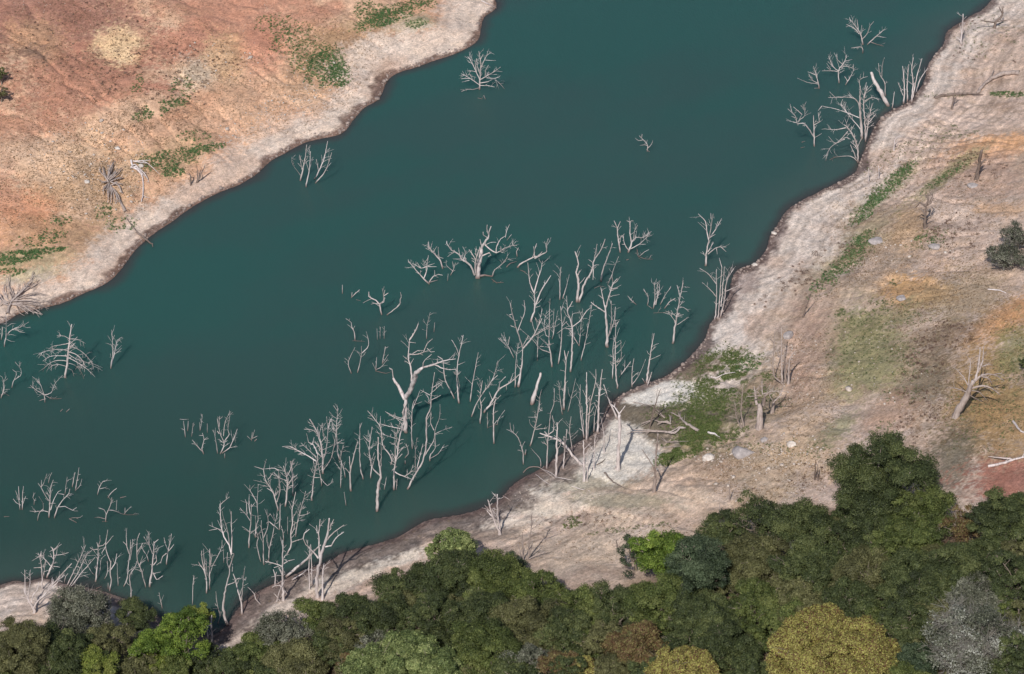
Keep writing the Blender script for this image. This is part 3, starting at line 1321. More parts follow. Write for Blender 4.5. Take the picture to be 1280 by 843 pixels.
TREES = [
 # back rows first
 (1096,603,134,112,'dark','large round oak standing above the rest at the right of the wood'),
 (566,690,72,66,'pale','pale airy young tree standing tall at the shore side of the wood','airy'),
 (828,696,88,70,'bright','bright green tree at the left foot of the dark blue-green oak'),
 (795,690,50,44,'blue','small straggly tree with thin pale trunk beside the bright green tree','airy'),
 (872,712,84,84,'blue','very dark blue-green oak right of the bright green tree'),
 (905,662,60,44,'dark','dark green crown on the skyline left of the twiggy topped oak'),
 (952,650,74,60,'dark','twiggy topped dark oak midway between the gully and large round oak','airy'),
 (1003,664,84,62,'dark','dark oak directly left of the large round oak'),
 (1156,640,84,64,'mid','mid green tree on the skyline right of the large round oak','airy'),
 (1205,655,60,50,'rust','sparse brownish tree showing red soil behind it on the right skyline','airy'),
 (1252,652,84,70,'dark','dense dark oak on the skyline at the right edge'),
 (100,768,92,66,'ggrey','grey-green bush overlapping the left spit'),
 (172,770,50,32,'dark','low dark bush between the grey-green bush and lime tree'),
 (228,796,74,90,'bright','tall vivid green tree rising over the lower left shore'),
 (190,815,60,60,'bright','vivid green tree leaning against the left of the tallest vivid one'),
 (250,768,42,42,'lime','yellow-topped small tree on the right shoulder of the vivid green tree'),
 (352,790,78,62,'ggrey','grey twiggy bush at the bank edge below the S-curved dead tree'),
 (398,770,52,42,'mid','small green tree on the bank just right of the grey twiggy bush'),
 (446,772,76,44,'dark','low dark green tree along the bank right of the small green tree'),
 (505,742,72,58,'dark','dark tree left of the pale airy young tree'),
 (560,730,96,70,'dark','dark oak directly beneath the pale airy young tree'),
 (625,728,88,62,'mid','mid green tree right of the pale airy tree along the beach'),
 (672,742,66,44,'mid','olive-tinted green tree nearest the dead trunk cluster'),
 (722,760,70,50,'mid','rounded green tree on the beach edge at centre right'),
 (768,762,72,56,'dark','dark tree on the beach edge left of the bright green tree'),
 (640,706,40,20,'blue','low leafy sprig at the foot of the grey dead trunk cluster','airy'),
 (1080,668,78,60,'dark','dark oak in front of the large round oak, left of two'),
 (1130,680,80,58,'mid','green oak in front of the large round oak, right of two'),
 (945,702,86,62,'olive','olive oak with bare twigs in front of the twiggy topped oak'),
 (1010,715,88,66,'dark','broad dark oak in the second row left of centre right'),
 (1075,722,80,60,'olive','olive crown between the broad dark oaks at right'),
 (1140,735,92,64,'dark','broad dark oak below the green oak at right'),
 (1200,712,86,64,'dark','dark oak behind the grey leafless bush, left of the edge oaks'),
 (1262,722,74,70,'dark','dark oak at the right edge, second row'),
 (1225,752,90,50,'ggrey','greyish shadowy oak just above the grey leafless bush'),
 (20,812,84,66,'olive','olive tree at the bottom left corner'),
 (75,815,76,56,'dark','dark olive tree second from the bottom left corner'),
 (135,808,60,40,'olive','small olive tree above the left yellow-green bush'),
 (120,833,74,40,'lime','yellow-green bush on the bottom edge, left of two'),
 (185,836,66,36,'lime','yellow-green bush on the bottom edge below the vivid green tree'),
 (262,828,56,36,'dark','dark bush at the bottom edge right of the vivid green tree'),
 (318,822,66,42,'mid','green bush below the grey twiggy bush'),
 (378,828,76,44,'olive','olive bush on the bottom edge left of the pale green bush'),
 (430,800,66,46,'olive','olive grey tree behind the pale green bush'),
 (484,775,66,48,'dark','dark tree above the pale green bush'),
 (444,830,40,44,'rust','rust-tinted bush at the left end of the pale green bush'),
 (507,847,158,60,'pale','wide dome of pale green leaves on the bottom edge'),
 (545,778,72,56,'dark','dark oak in the second row left of centre'),
 (600,772,84,58,'dark','dark oak in the second row at centre with pale limbs'),
 (655,778,78,54,'olive','olive oak with pale limbs in the second row centre right'),
 (708,795,70,46,'dark','dark tree above the rust-coloured bushes'),
 (610,812,86,54,'mid','domed green tree right of the wide pale green dome'),
 (662,826,60,48,'ggrey','grey-brown twiggy bush beside the rust-coloured bush'),
 (700,834,58,44,'rust','rust-coloured bush on the bottom edge'),
 (728,838,54,38,'gold','small golden bush on the bottom edge right of rust-coloured one'),
 (793,810,86,50,'rust','golden brown bush left of the golden dome on the bottom edge'),
 (750,800,56,44,'olive','olive bush between the rust-coloured and golden brown bushes'),
 (850,844,104,44,'gold','golden bush on the bottom edge left of the largest golden one'),
 (822,760,84,60,'mid','green oak second row below the bright green tree'),
 (880,775,88,60,'dark','dark oak second row below the very dark blue-green oak'),
 (905,812,80,58,'dark','dark oak left of the largest golden bush'),
 (945,760,78,50,'mid','green crown above the left side of the largest golden bush'),
 (1040,824,178,84,'gold','largest golden dome-shaped bush at the bottom right'),
 (1004,757,74,44,'olive','olive crown above the middle of the largest golden bush'),
 (1068,757,76,42,'dark','dark crown above the right of the largest golden bush'),
 (1135,785,70,50,'dark','dark tree between the largest golden bush and grey leafless bush'),
 (1208,804,130,84,'bare','grey leafless bush with silvery twigs at the bottom right'),
 (1150,826,60,44,'blue','dark leafy bush at the foot of the grey leafless bush'),
 (1268,815,56,66,'dark','dark tree in the bottom right corner'),
 (1276,775,50,50,'olive','olive tree at the right edge above the corner tree'),
 (2,118,22,16,'olive','tiny dark tree cut by the left edge on the upper left hillside','airy'),
 (2,94,20,18,'mid','small green treetop at the left edge of the upper left hillside','airy'),
 (1254,322,56,30,'ggrey','dark grey-green bush on the right hillside, front of two','airy'),
 (1272,298,52,34,'ggrey','dark grey-green bush at the right edge of the hillside, rear of two','airy'),
 (1278,455,14,14,'dark','small dark bush at the right edge of the grassy hillside'),
]
import random as _r
_r.seed(5)
_EX = [0,150,205,262,300,400,440,480,530,600,640,700,740,780,860,900,950,1030,1160,1290]
_EY = [800,790,790,820,800,775,765,745,722,722,728,752,765,735,715,690,668,650,652,672]
def _edge(x_):
    for i in range(len(_EX)-1):
        if _EX[i] <= x_ <= _EX[i+1]: return _EY[i]+(_EY[i+1]-_EY[i])*(x_-_EX[i])/(_EX[i+1]-_EX[i])
    return 700
UNDER = [(1062, 652, 60, 44, 'dark'), (1108, 662, 60, 44, 'mid'), (1040, 664, 60, 44, 'dark')]
_y = 660
while _y < 880:
    _x = 10+(_y*7 % 40)
    while _x < 1290:
        x_, y_ = _x+_r.uniform(-10, 10), _y+_r.uniform(-8, 8)
        if y_ > _edge(min(max(x_, 0), 1280))+14: UNDER.append((x_, y_, _r.uniform(50, 66), _r.uniform(34, 46), _r.choice(['dark','dark','mid','mid','olive','olive','dark','ggrey'])))
        _x += 54
    _y += 36
ROCKS = [
 (928,562,34,20,'g','large blocky grey boulder at the head of the green gully'),
 (886,570,20,13,'w','pale boulder left of the large blocky grey one'),
 (990,553,14,12,'w','rounded whitish boulder on the slope right of the large blocky one'),
 (986,416,16,16,'g','grey boulder just above the tall grey-brown stems'),
 (1096,299,22,9,'g','flat grey rock slab in the right bank greenery'),
 (1168,306,16,9,'g','grey rock below the small dark dead tree'),
 (1182,315,6,5,'w','tiny white rock on the right hillside beside a grey rock'),
 (1137,320,5,5,'w','tiny white rock left of the grey rock, right hillside'),
 (1127,371,16,7,'g','low grey rock on the orange soil patch'),
 (1216,230,16,9,'g','grey rock at the foot of the weathered stump on the hillside'),
 (967,290,9,6,'w','small white rock sticking out at the right shoreline'),
 (943,330,9,5,'w','white rock at the water edge above the straight-stemmed shoreline tree'),
 (108,226,9,7,'w','pale round rock left of the big uprooted tree'),
 (147,184,9,5,'w','pale rock above the big uprooted tree'),
 (176,206,8,7,'w','white rock beside the curved bleached branch'),
 (955,548,12,8,'g','small grey rock between broad stump and large blocky boulder'),
]

# ------------------------------------------------------------------ mesh helpers
def mesh_np(name, V, Fq, mat, col=None):
    V = np.asarray(V, np.float32); Fq = np.asarray(Fq, np.int32)
    me = D.meshes.new(name); me.vertices.add(len(V)); me.vertices.foreach_set('co', V.ravel())
    n, k = Fq.shape
    me.loops.add(n*k); me.loops.foreach_set('vertex_index', Fq.ravel())
    me.polygons.add(n); me.polygons.foreach_set('loop_start', np.arange(0, n*k, k, dtype=np.int32))
    me.polygons.foreach_set('loop_total', np.full(n, k, np.int32))
    me.update(calc_edges=True)
    if col is not None:
        a = me.color_attributes.new('col', 'FLOAT_COLOR', 'POINT')
        c = np.ones((len(V), 4), np.float32); c[:, :3] = col; a.data.foreach_set('color', c.ravel())
    if mat: me.materials.append(mat)
    return me
def link(name, me, parent=None, loc=None):
    o = D.objects.new(name, me); COL.objects.link(o)
    if loc is not None: o.location = loc
    if parent: o.parent = parent
    return o
def tag(o, label=None, cat=None, group=None, kind=None):
    if label: o['label'] = label
    if cat: o['category'] = cat
    if group: o['group'] = group
    if kind: o['kind'] = kind
    return o
def smooth(me): me.polygons.foreach_set('use_smooth', np.ones(len(me.polygons), bool)); return me

# ------------------------------------------------------------------ terrain colour: patches of real soil, sand, mud and dry grass
def jac(cx, cy):
    p = G1(cx, cy); e = 14; a = G1(cx+e, cy); b = G1(cx, cy+e); a0 = G1(cx-e, cy); b0 = G1(cx, cy-e)
    J = np.array([[a.x-a0.x, b.x-b0.x], [a.y-a0.y, b.y-b0.y]])/(2*e)
    if abs(np.linalg.det(J)) < 1e-4: J = np.array([[.11, 0], [0, -.19]])
    return p, np.linalg.inv(J)
base1 = np.array(srgb(208, 160, 132)[:3]); SC = .92
def C3(c): return np.array(srgb(*c)[:3])
x, y, d, s = GX, GY, GD, GS
NA, NB, NC, ND_ = fbm(x, y, 22, 41, 5), fbm(x, y, 7, 57, 5), fbm(x, y, 2.2, 63, 3), fbm(x, y, 50, 77, 3); NE = fbm(x, y, .9, 83, 2); WN = np.clip(rng.normal(0, 1, x.shape), -2, 2)
def mix3(a, b, t): return a+(b-a)*t[..., None]
colL = mix3(mix3(np.broadcast_to(C3((210, 168, 138)), x.shape+(3,)), C3((184, 134, 112)), sstep(-.25, .35, NA)), C3((222, 188, 158)), sstep(.0, .45, NB)*.6)
colR = mix3(mix3(np.broadcast_to(C3((196, 172, 156)), x.shape+(3,)), C3((176, 154, 134)), sstep(-.2, .35, NA)), C3((210, 188, 174)), sstep(.0, .45, NB)*.6)
mo = sstep(.05, .5, NC+NE*.5); colR = mix3(colR, C3((148, 126, 104)), mo*.35); colL = mix3(colL, C3((160, 124, 102)), mo*.25)
colr = np.where((s > .5)[..., None], colR, colL)
PATCH = [ # cx, cy, rx, ry, angle, colour, strength
 (60,20,130,50,0,(156,112,98),.85),(110,95,120,45,0,(172,122,102),.8),(210,60,70,24,-15,(178,124,104),.7),(30,160,60,22,0,(188,136,112),.6),(250,130,40,14,-20,(196,144,112),.6),(45,50,30,26,20,(196,156,122),.6),(40,65,18,10,0,(128,106,96),.6),(300,25,80,45,0,(196,142,118),.6),(150,57,27,21,0,(234,200,158),.95),
 (200,112,31,14,0,(190,136,114),.9),(245,92,32,18,-10,(206,184,160),.85),(165,138,60,16,-15,(216,182,152),.7),(285,72,24,34,0,(210,172,134),.75),(330,60,26,45,0,(196,138,114),.7),
 (35,255,48,34,0,(212,152,118),.85),(8,230,30,30,0,(200,150,124),.6),(100,215,70,40,0,(220,180,140),.8),(60,200,70,30,0,(222,188,160),.7),(440,118,15,7,0,(214,158,112),.9),(462,131,14,6,-10,(206,154,114),.9),(310,130,60,35,-20,(212,172,142),.6),
 (35,322,55,12,-8,(142,140,108),.6),(40,345,45,8,-10,(168,170,142),.6),(510,30,30,10,-10,(160,166,136),.8),(450,45,60,25,-15,(176,146,112),.7),(400,85,45,32,-35,(168,134,104),.6),(215,195,55,20,-12,(176,148,116),.6),(130,240,45,45,10,(190,160,132),.6),
 (120,300,40,18,-30,(188,158,128),.6),(350,170,80,20,-28,(214,186,166),.8),(450,70,60,18,-35,(206,180,160),.7),(70,290,60,18,0,(176,142,110),.6),
 (1145,362,44,22,0,(198,156,114),.95),(1120,350,24,12,0,(198,156,110),.7),(1262,398,70,22,-25,(194,146,104),.9),(1135,285,20,34,20,(188,156,124),.75),(1245,180,55,12,-5,(212,162,120),.85),(1250,262,34,9,-5,(192,156,124),.75),
 (1225,215,60,30,0,(184,150,130),.6),(1080,440,52,46,0,(148,142,104),.85),(1105,400,60,14,-5,(138,130,96),.7),(1235,500,60,70,0,(162,132,90),.9),(1265,540,40,40,0,(166,136,100),.8),(1270,440,24,40,0,(136,132,92),.7),
 (1195,575,26,48,0,(116,108,92),.85),(1160,480,26,50,25,(130,118,98),.8),(1258,604,56,26,0,(170,122,106),1),(1110,520,50,26,-20,(176,144,124),.7),(1185,420,50,20,-30,(124,106,88),.6),(1010,430,30,60,15,(184,154,138),.7),(1200,370,60,30,-10,(154,136,108),.6),
 (1010,548,46,44,0,(198,170,142),.8),(960,590,60,40,0,(190,166,140),.7),(1050,535,34,14,-35,(136,136,104),.7),(860,610,70,40,-30,(192,166,146),.6),(790,630,100,16,-5,(206,184,164),.8),(740,680,90,34,-5,(196,176,156),.7),(640,655,70,14,-6,(206,188,170),.7),
 (1060,310,60,16,-38,(160,146,118),.7),(1100,240,55,12,-38,(148,144,112),.75),(1180,222,50,8,-35,(150,142,108),.7),(1085,345,50,16,-30,(190,166,146),.6),
 (60,765,110,16,-3,(186,164,142),.8),(45,742,60,6,0,(134,124,98),.6),
 (892,505,46,54,15,(126,120,92),.85),(850,480,30,30,0,(128,116,96),.6),(870,548,44,18,-25,(116,110,78),.85),(930,500,40,30,0,(140,124,104),.7),
]
MUD = [(805,515,74,20,4,(112,101,88),1),(812,538,34,22,20,(116,106,92),1),(700,545,50,30,-35,(126,112,104),.9),(632,622,56,17,-26,(126,112,104),.9),(560,655,75,11,-8,(122,110,104),.9),(470,690,70,12,-14,(124,112,104),.85),(590,668,60,9,0,(134,120,110),.7),
 (740,606,66,12,0,(150,140,120),.6),(770,625,60,8,0,(160,150,128),.7),(925,350,24,20,-50,(140,120,114),.6),(965,300,14,28,20,(140,122,116),.6),(868,463,44,12,-20,(128,114,98),1),(740,528,24,26,-30,(124,110,98),.9),(650,600,40,12,-28,(122,108,102),.95),(300,775,50,16,-35,(120,104,98),.7)]
SAND = [(826,492,57,16,-3,(220,212,202),1),(764,562,62,36,15,(212,203,192),1),(690,607,60,14,-10,(222,212,198),.9),(740,600,60,12,-5,(220,210,194),.8),(700,630,70,14,-6,(220,204,186),.8),(490,695,45,13,-8,(220,208,194),.8),(430,722,60,12,-18,(214,200,184),.85),(620,655,50,7,-4,(222,210,196),.8),(340,765,60,8,-30,(206,190,176),.8),(900,420,40,26,-50,(216,204,194),.7)]
def apply(lst, colr, sharp):
    for cx, cy, rx, ry, an, c, st in lst:
        p, Ji = jac(cx, cy)
        dx, dy = x-p.x, y-p.y
        u, v = Ji[0, 0]*dx+Ji[0, 1]*dy, Ji[1, 0]*dx+Ji[1, 1]*dy
        a = math.radians(an); u, v = u*math.cos(a)+v*math.sin(a), -u*math.sin(a)+v*math.cos(a)
        r = np.sqrt((u/rx)**2+(v/ry)**2)
        m = 1-sstep(1-sharp, 1+sharp, r+sharp*(NB*1.1+NC*.85+NE*.8+WN*.55))
        colr = colr+(C3(c)-colr)*(m*st)[..., None]
    return colr
colr = apply(PATCH, colr, .42)
# bleached drawdown band along the water, with its width wandering
wid = np.where(s > .5, 9.0+4*ND_+2.6*NA*2, 7.6+3*ND_+2.4*NA*2)
band = (1-sstep(.62, 1.12, d/np.maximum(wid, 3)+NB*.35+NC*.2+NE*.15+WN*.07))*(d > 0)
pale = np.where((s > .5)[..., None], C3((206, 190, 178)), C3((214, 194, 178)))
pale = pale*(1+.09*NC[..., None]+.13*NE[..., None])
patch_mid = sstep(.05, .4, fbm(x, y, 9, 91, 3)); pale = pale+(C3((196, 166, 146))-pale)*(patch_mid*.6)[..., None]
colr = colr+(pale-colr)*(band*.95)[..., None]
lines = np.sin(d*1.7+ND_*6+NB*1.6)*.45+np.sin(d*5.03+ND_*12+NB*2.2+NC*.6)*.55
colr = colr*(1+(.19*lines*(s > .5)*(1-sstep(14, 34, d))*(d > 0)+.05*lines*(d > 0)*(1-sstep(8, 16, d)))[..., None])
lnd = (np.abs(np.sin(d*.62+ND_*4+NB*1.2+.6)) < .05+.08*np.clip(NC, 0, 1))*(d > 1.5)*(1-sstep(16, 26, d)); colr = colr*(1-.22*lnd[..., None]*(s > .5)[..., None])
colr = colr*(1+.16*((GUL**3-.25)*_ga)[..., None])
colr = apply(SAND, colr, .16); colr = apply(MUD, colr, .30); colr = apply(SAND[:2], colr, .10)
MUDW = sstep(13, 5, x)*sstep(-58, -14, x)*(s > .5)*(y < 330)
wl = 3.4*MUDW+np.where(s > .5, .9+.9*np.clip(NA+.3, 0, 1)+.8*np.clip(NB, 0, 1), .55+2.6*np.clip(NB+.15, 0, 1)+.5*np.clip(NC, 0, 1))
wet = 1-sstep(.55, 1.25, d/wl+NC*.5+NE*.3+WN*.08)
wcol = np.where((s > .5)[..., None], C3((98, 82, 78)), C3((112, 88, 78)))
wcol = wcol+(C3((124, 111, 104))-wcol)*(MUDW*sstep(.5, 1.6, d))[..., None]; wcol = wcol*(1+.35*NE+.15*WN)[..., None]; colr = colr+(wcol-colr)*(wet*.9)[..., None]
# under the oaks: leaf litter
PXG, PYG = project(x, y, GZ)
colr = colr*(1+np.clip(rng.normal(0, .10, x.shape), -.24, .24))[..., None]
colr = np.clip(colr*SC, 0.01, .9)
# litter starts a few metres behind the first trees: distance from the shore on the near bank
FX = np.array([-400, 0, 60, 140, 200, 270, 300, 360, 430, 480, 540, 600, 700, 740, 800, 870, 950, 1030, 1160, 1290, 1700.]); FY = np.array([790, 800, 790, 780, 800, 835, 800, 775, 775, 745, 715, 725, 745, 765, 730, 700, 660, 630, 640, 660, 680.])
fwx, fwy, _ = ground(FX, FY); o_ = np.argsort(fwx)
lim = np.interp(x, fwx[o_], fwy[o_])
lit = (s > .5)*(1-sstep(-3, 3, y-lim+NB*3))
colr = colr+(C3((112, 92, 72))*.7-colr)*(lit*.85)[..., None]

nx, ny = len(XS), len(YS)
idx = np.arange(nx*ny).reshape(ny, nx)
quads = np.stack([idx[:-1, :-1], idx[:-1, 1:], idx[1:, 1:], idx[1:, :-1]], -1).reshape(-1, 4)

def ground_mat():
    m, nt, b = newmat('dry_ground')
    at = nd(nt, 'ShaderNodeAttribute', attribute_name='col'); tc = nd(nt, 'ShaderNodeTexCoord'); v = tc.outputs['Object']
    n1 = noise(nt, v, .9, 8, .72); n2 = noise(nt, v, 4.2, 6, .82); n3 = noise(nt, v, .16, 6, .6, .6)
    c = mixc(nt, 'MULTIPLY', 1, at.outputs['Color'], ramp(nt, n1, [(.32, g(.78)), (.5, g(1.0)), (.68, g(1.16))]))
    c = mixc(nt, 'MULTIPLY', 1, c, ramp(nt, n2, [(.36, g(.62)), (.5, g(1.02)), (.64, g(1.34))]))
    c = mixc(nt, 'MULTIPLY', 1, c, ramp(nt, noise(nt, v, .45, 5, .65), [(.35, (.97, 1, 1.03, 1)), (.5, (1, 1, 1, 1)), (.66, (1.03, 1.0, .97, 1))]))
    c = mixc(nt, 'MULTIPLY', 1, c, ramp(nt, n3, [(.3, (.86, .82, .80, 1)), (.5, (1, 1, 1, 1)), (.7, (1.07, 1.06, 1.03, 1))]))
    # stones: pale cells; dry tufts: dark cells
    vo = nd(nt, 'ShaderNodeTexVoronoi'); vo.inputs['Scale'].default_value = 1.6; nt.links.new(v, vo.inputs['Vector'])
    pm = ramp(nt, vo.outputs['Distance'], [(.10, g(1)), (.17, g(0))])
    gate = ramp(nt, noise(nt, v, .22, 3), [(.5, g(0)), (.62, g(1))])
    c = mixc(nt, 'MIX', mixc(nt, 'MULTIPLY', 1, mixc(nt, 'MULTIPLY', 1, pm, gate), g(.55)), c, srgb(222, 206, 192))
    v2 = nd(nt, 'ShaderNodeTexVoronoi'); v2.inputs['Scale'].default_value = 1.05; nt.links.new(v, v2.inputs['Vector'])
    dm = ramp(nt, v2.outputs['Distance'], [(.12, g(1)), (.24, g(0))])
    gate2 = ramp(nt, noise(nt, v, .12, 4, .6), [(.47, g(0)), (.6, g(1))])
    c = mixc(nt, 'MIX', mixc(nt, 'MULTIPLY', 1, mixc(nt, 'MULTIPLY', 1, dm, gate2), g(.5)), c, srgb(112, 96, 74))
    nt.links.new(c, b.inputs['Base Color']); b.inputs['Roughness'].default_value = .95; b.inputs['Specular IOR Level'].default_value = .15
    bp = nd(nt, 'ShaderNodeBump'); bp.inputs['Strength'].default_value = .7; bp.inputs['Distance'].default_value = .16
    nt.links.new(mixc(nt, 'ADD', .6, n1, n2), bp.inputs['Height']); nt.links.new(bp.outputs['Normal'], b.inputs['Normal'])
    return m
V = np.stack([GX, GY, GZ], -1).reshape(-1, 3)
me = mesh_np('ground', V, quads, ground_mat(), colr.reshape(-1, 3)); smooth(me)
o = link('ground', me); tag(o, 'dry reservoir banks and hillside of bare soil, sand and mud', 'ground', kind='structure')

# ------------------------------------------------------------------ water
def water_mat():
    m, nt, b = newmat('turbid_water')
    at = nd(nt, 'ShaderNodeAttribute', attribute_name='col'); tc = nd(nt, 'ShaderNodeTexCoord'); v = tc.outputs['Object']
    nt.links.new(at.outputs['Color'], b.inputs['Base Color'])
    b.inputs['IOR'].default_value = 1.333
    mp = nd(nt, 'ShaderNodeMapping'); mp.inputs['Scale'].default_value = (1, .55, 1); mp.inputs['Rotation'].default_value = (0, 0, .5); nt.links.new(v, mp.inputs['Vector'])
    n = noise(nt, mp.outputs['Vector'], 2.6, 4, .6); n2 = noise(nt, mp.outputs['Vector'], .035, 3, .5, .8)
    bp = nd(nt, 'ShaderNodeBump'); bp.inputs['Strength'].default_value = .5; bp.inputs['Distance'].default_value = .09
    nt.links.new(n, bp.inputs['Height']); nt.links.new(bp.outputs['Normal'], b.inputs['Normal'])
    rr = nd(nt, 'ShaderNodeMapRange'); rr.inputs['From Min'].default_value = .35; rr.inputs['From Max'].default_value = .65; rr.inputs['To Min'].default_value = .12; rr.inputs['To Max'].default_value = .26
    b.inputs['Subsurface Weight'].default_value = 1; b.inputs['Subsurface Radius'].default_value = (.7, 1.5, 1.3); b.inputs['Subsurface Scale'].default_value = 1.0; b.subsurface_method = 'BURLEY'
    nt.links.new(n2, rr.inputs['Value']); nt.links.new(rr.outputs['Result'], b.inputs['Roughness'])
    return m
XW, YW = axis(-92, 92, .6, 3400), axis(225, 425, .6, 3400)
WX, WY = np.meshgrid(XW, YW); WD, WS = signed(WX, WY); WD = -WD
deepA, deepB = C3((42, 78, 72)), C3((50, 74, 70))
tt = sstep(-.25, .4, fbm(WX*.45-WY*.5, WY*1.1-WX*.5, 34, 5, 4)+.25*fbm(WX, WY, 9, 8, 3)-.05)
wc = mix3(np.broadcast_to(deepA, WX.shape+(3,)), deepB, tt*.75)
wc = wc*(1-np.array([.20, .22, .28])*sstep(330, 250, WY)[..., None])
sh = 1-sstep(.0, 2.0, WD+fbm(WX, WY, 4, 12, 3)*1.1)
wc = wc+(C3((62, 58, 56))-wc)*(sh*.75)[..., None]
mudd = (1-sstep(0, 11, WD))*(WS > .5); wc = wc+(C3((70, 84, 78))-wc)*(mudd*(1-sh)*.35)[..., None]
iw = np.arange(len(XW)*len(YW)).reshape(len(YW), len(XW))
qw = np.stack([iw[:-1, :-1], iw[:-1, 1:], iw[1:, 1:], iw[1:, :-1]], -1).reshape(-1, 4)
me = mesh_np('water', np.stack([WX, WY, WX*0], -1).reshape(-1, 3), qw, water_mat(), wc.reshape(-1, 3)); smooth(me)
tag(link('water', me), 'still turbid teal green water of the reservoir', 'water', kind='structure')

# ------------------------------------------------------------------ tubes
def catmull(P, R, step):
    P = np.asarray(P, float); n = len(P)
    if n < 2: return P, R
    E = np.vstack([2*P[0]-P[1], P, 2*P[-1]-P[-2]]); out = []; rr = []
    for i in range(n-1):
        a, b, c, e = E[i], E[i+1], E[i+2], E[i+3]
        k = max(1, int(np.linalg.norm(c-b)/step))
        for j in range(k):
            t = j/k
            out.append(.5*((2*b)+(-a+c)*t+(2*a-5*b+4*c-e)*t*t+(-a+3*b-3*c+e)*t**3)); rr.append(R[i]*(1-t)+R[i+1]*t)
    out.append(P[-1]); rr.append(R[-1])
    return np.array(out), np.array(rr)
class Tube:
    def __init__(s): s.V = []; s.F = []; s.n = 0
    def add(s, P, R, sides=6, rough=.12, cap=True):
        P = np.asarray(P, float); R = np.asarray(R, float); m = len(P)
        T = np.gradient(P, axis=0); T /= np.maximum(np.linalg.norm(T, axis=1, keepdims=True), 1e-9)
        ref = np.array([.31, .92, .23]); A = np.cross(T, ref); A /= np.maximum(np.linalg.norm(A, axis=1, keepdims=True), 1e-9); B = np.cross(T, A)
        th = np.arange(sides)*2*math.pi/sides; k = 1+rng.normal(0, rough, (m, sides)).clip(-.3, .3)
        ring = P[:, None]+(A[:, None]*np.cos(th)[None, :, None]+B[:, None]*np.sin(th)[None, :, None])*(R[:, None]*k)[..., None]
        s.V.append(ring.reshape(-1, 3)); b = s.n; ii = np.arange(m-1)[:, None]*sides+np.arange(sides)[None]
        jj = np.arange(m-1)[:, None]*sides+(np.arange(sides)[None]+1) % sides
        s.F.append(np.stack([b+ii, b+jj, b+jj+sides, b+ii+sides], -1).reshape(-1, 4)); s.n += m*sides
        if cap:
            s.V.append((P[-1]+T[-1]*R[-1]*.6)[None]); e = b+(m-1)*sides
            k = np.arange(sides); s.F.append(np.stack([e+k, e+(k+1) % sides, np.full(sides, s.n), np.full(sides, s.n)], -1)[:, [0, 1, 2, 2]]); s.n += 1
    def mesh(s, name, mat, origin=(0, 0, 0)):
        V = np.vstack(s.V)-np.array(origin); Fa = np.vstack(s.F)
        tri = Fa[:, 2] == Fa[:, 3]
        me = D.meshes.new(name); q = Fa[~tri]; t = Fa[tri][:, :3]
        me.vertices.add(len(V)); me.vertices.foreach_set('co', V.astype(np.float32).ravel())
        L = np.concatenate([q.ravel(), t.ravel()]).astype(np.int32); me.loops.add(len(L)); me.loops.foreach_set('vertex_index', L)
        me.polygons.add(len(q)+len(t))
        me.polygons.foreach_set('loop_start', np.concatenate([np.arange(len(q))*4, len(q)*4+np.arange(len(t))*3]).astype(np.int32))
        me.polygons.foreach_set('loop_total', np.concatenate([np.full(len(q), 4), np.full(len(t), 3)]).astype(np.int32))
        me.update(calc_edges=True); me.materials.append(mat); smooth(me); return me

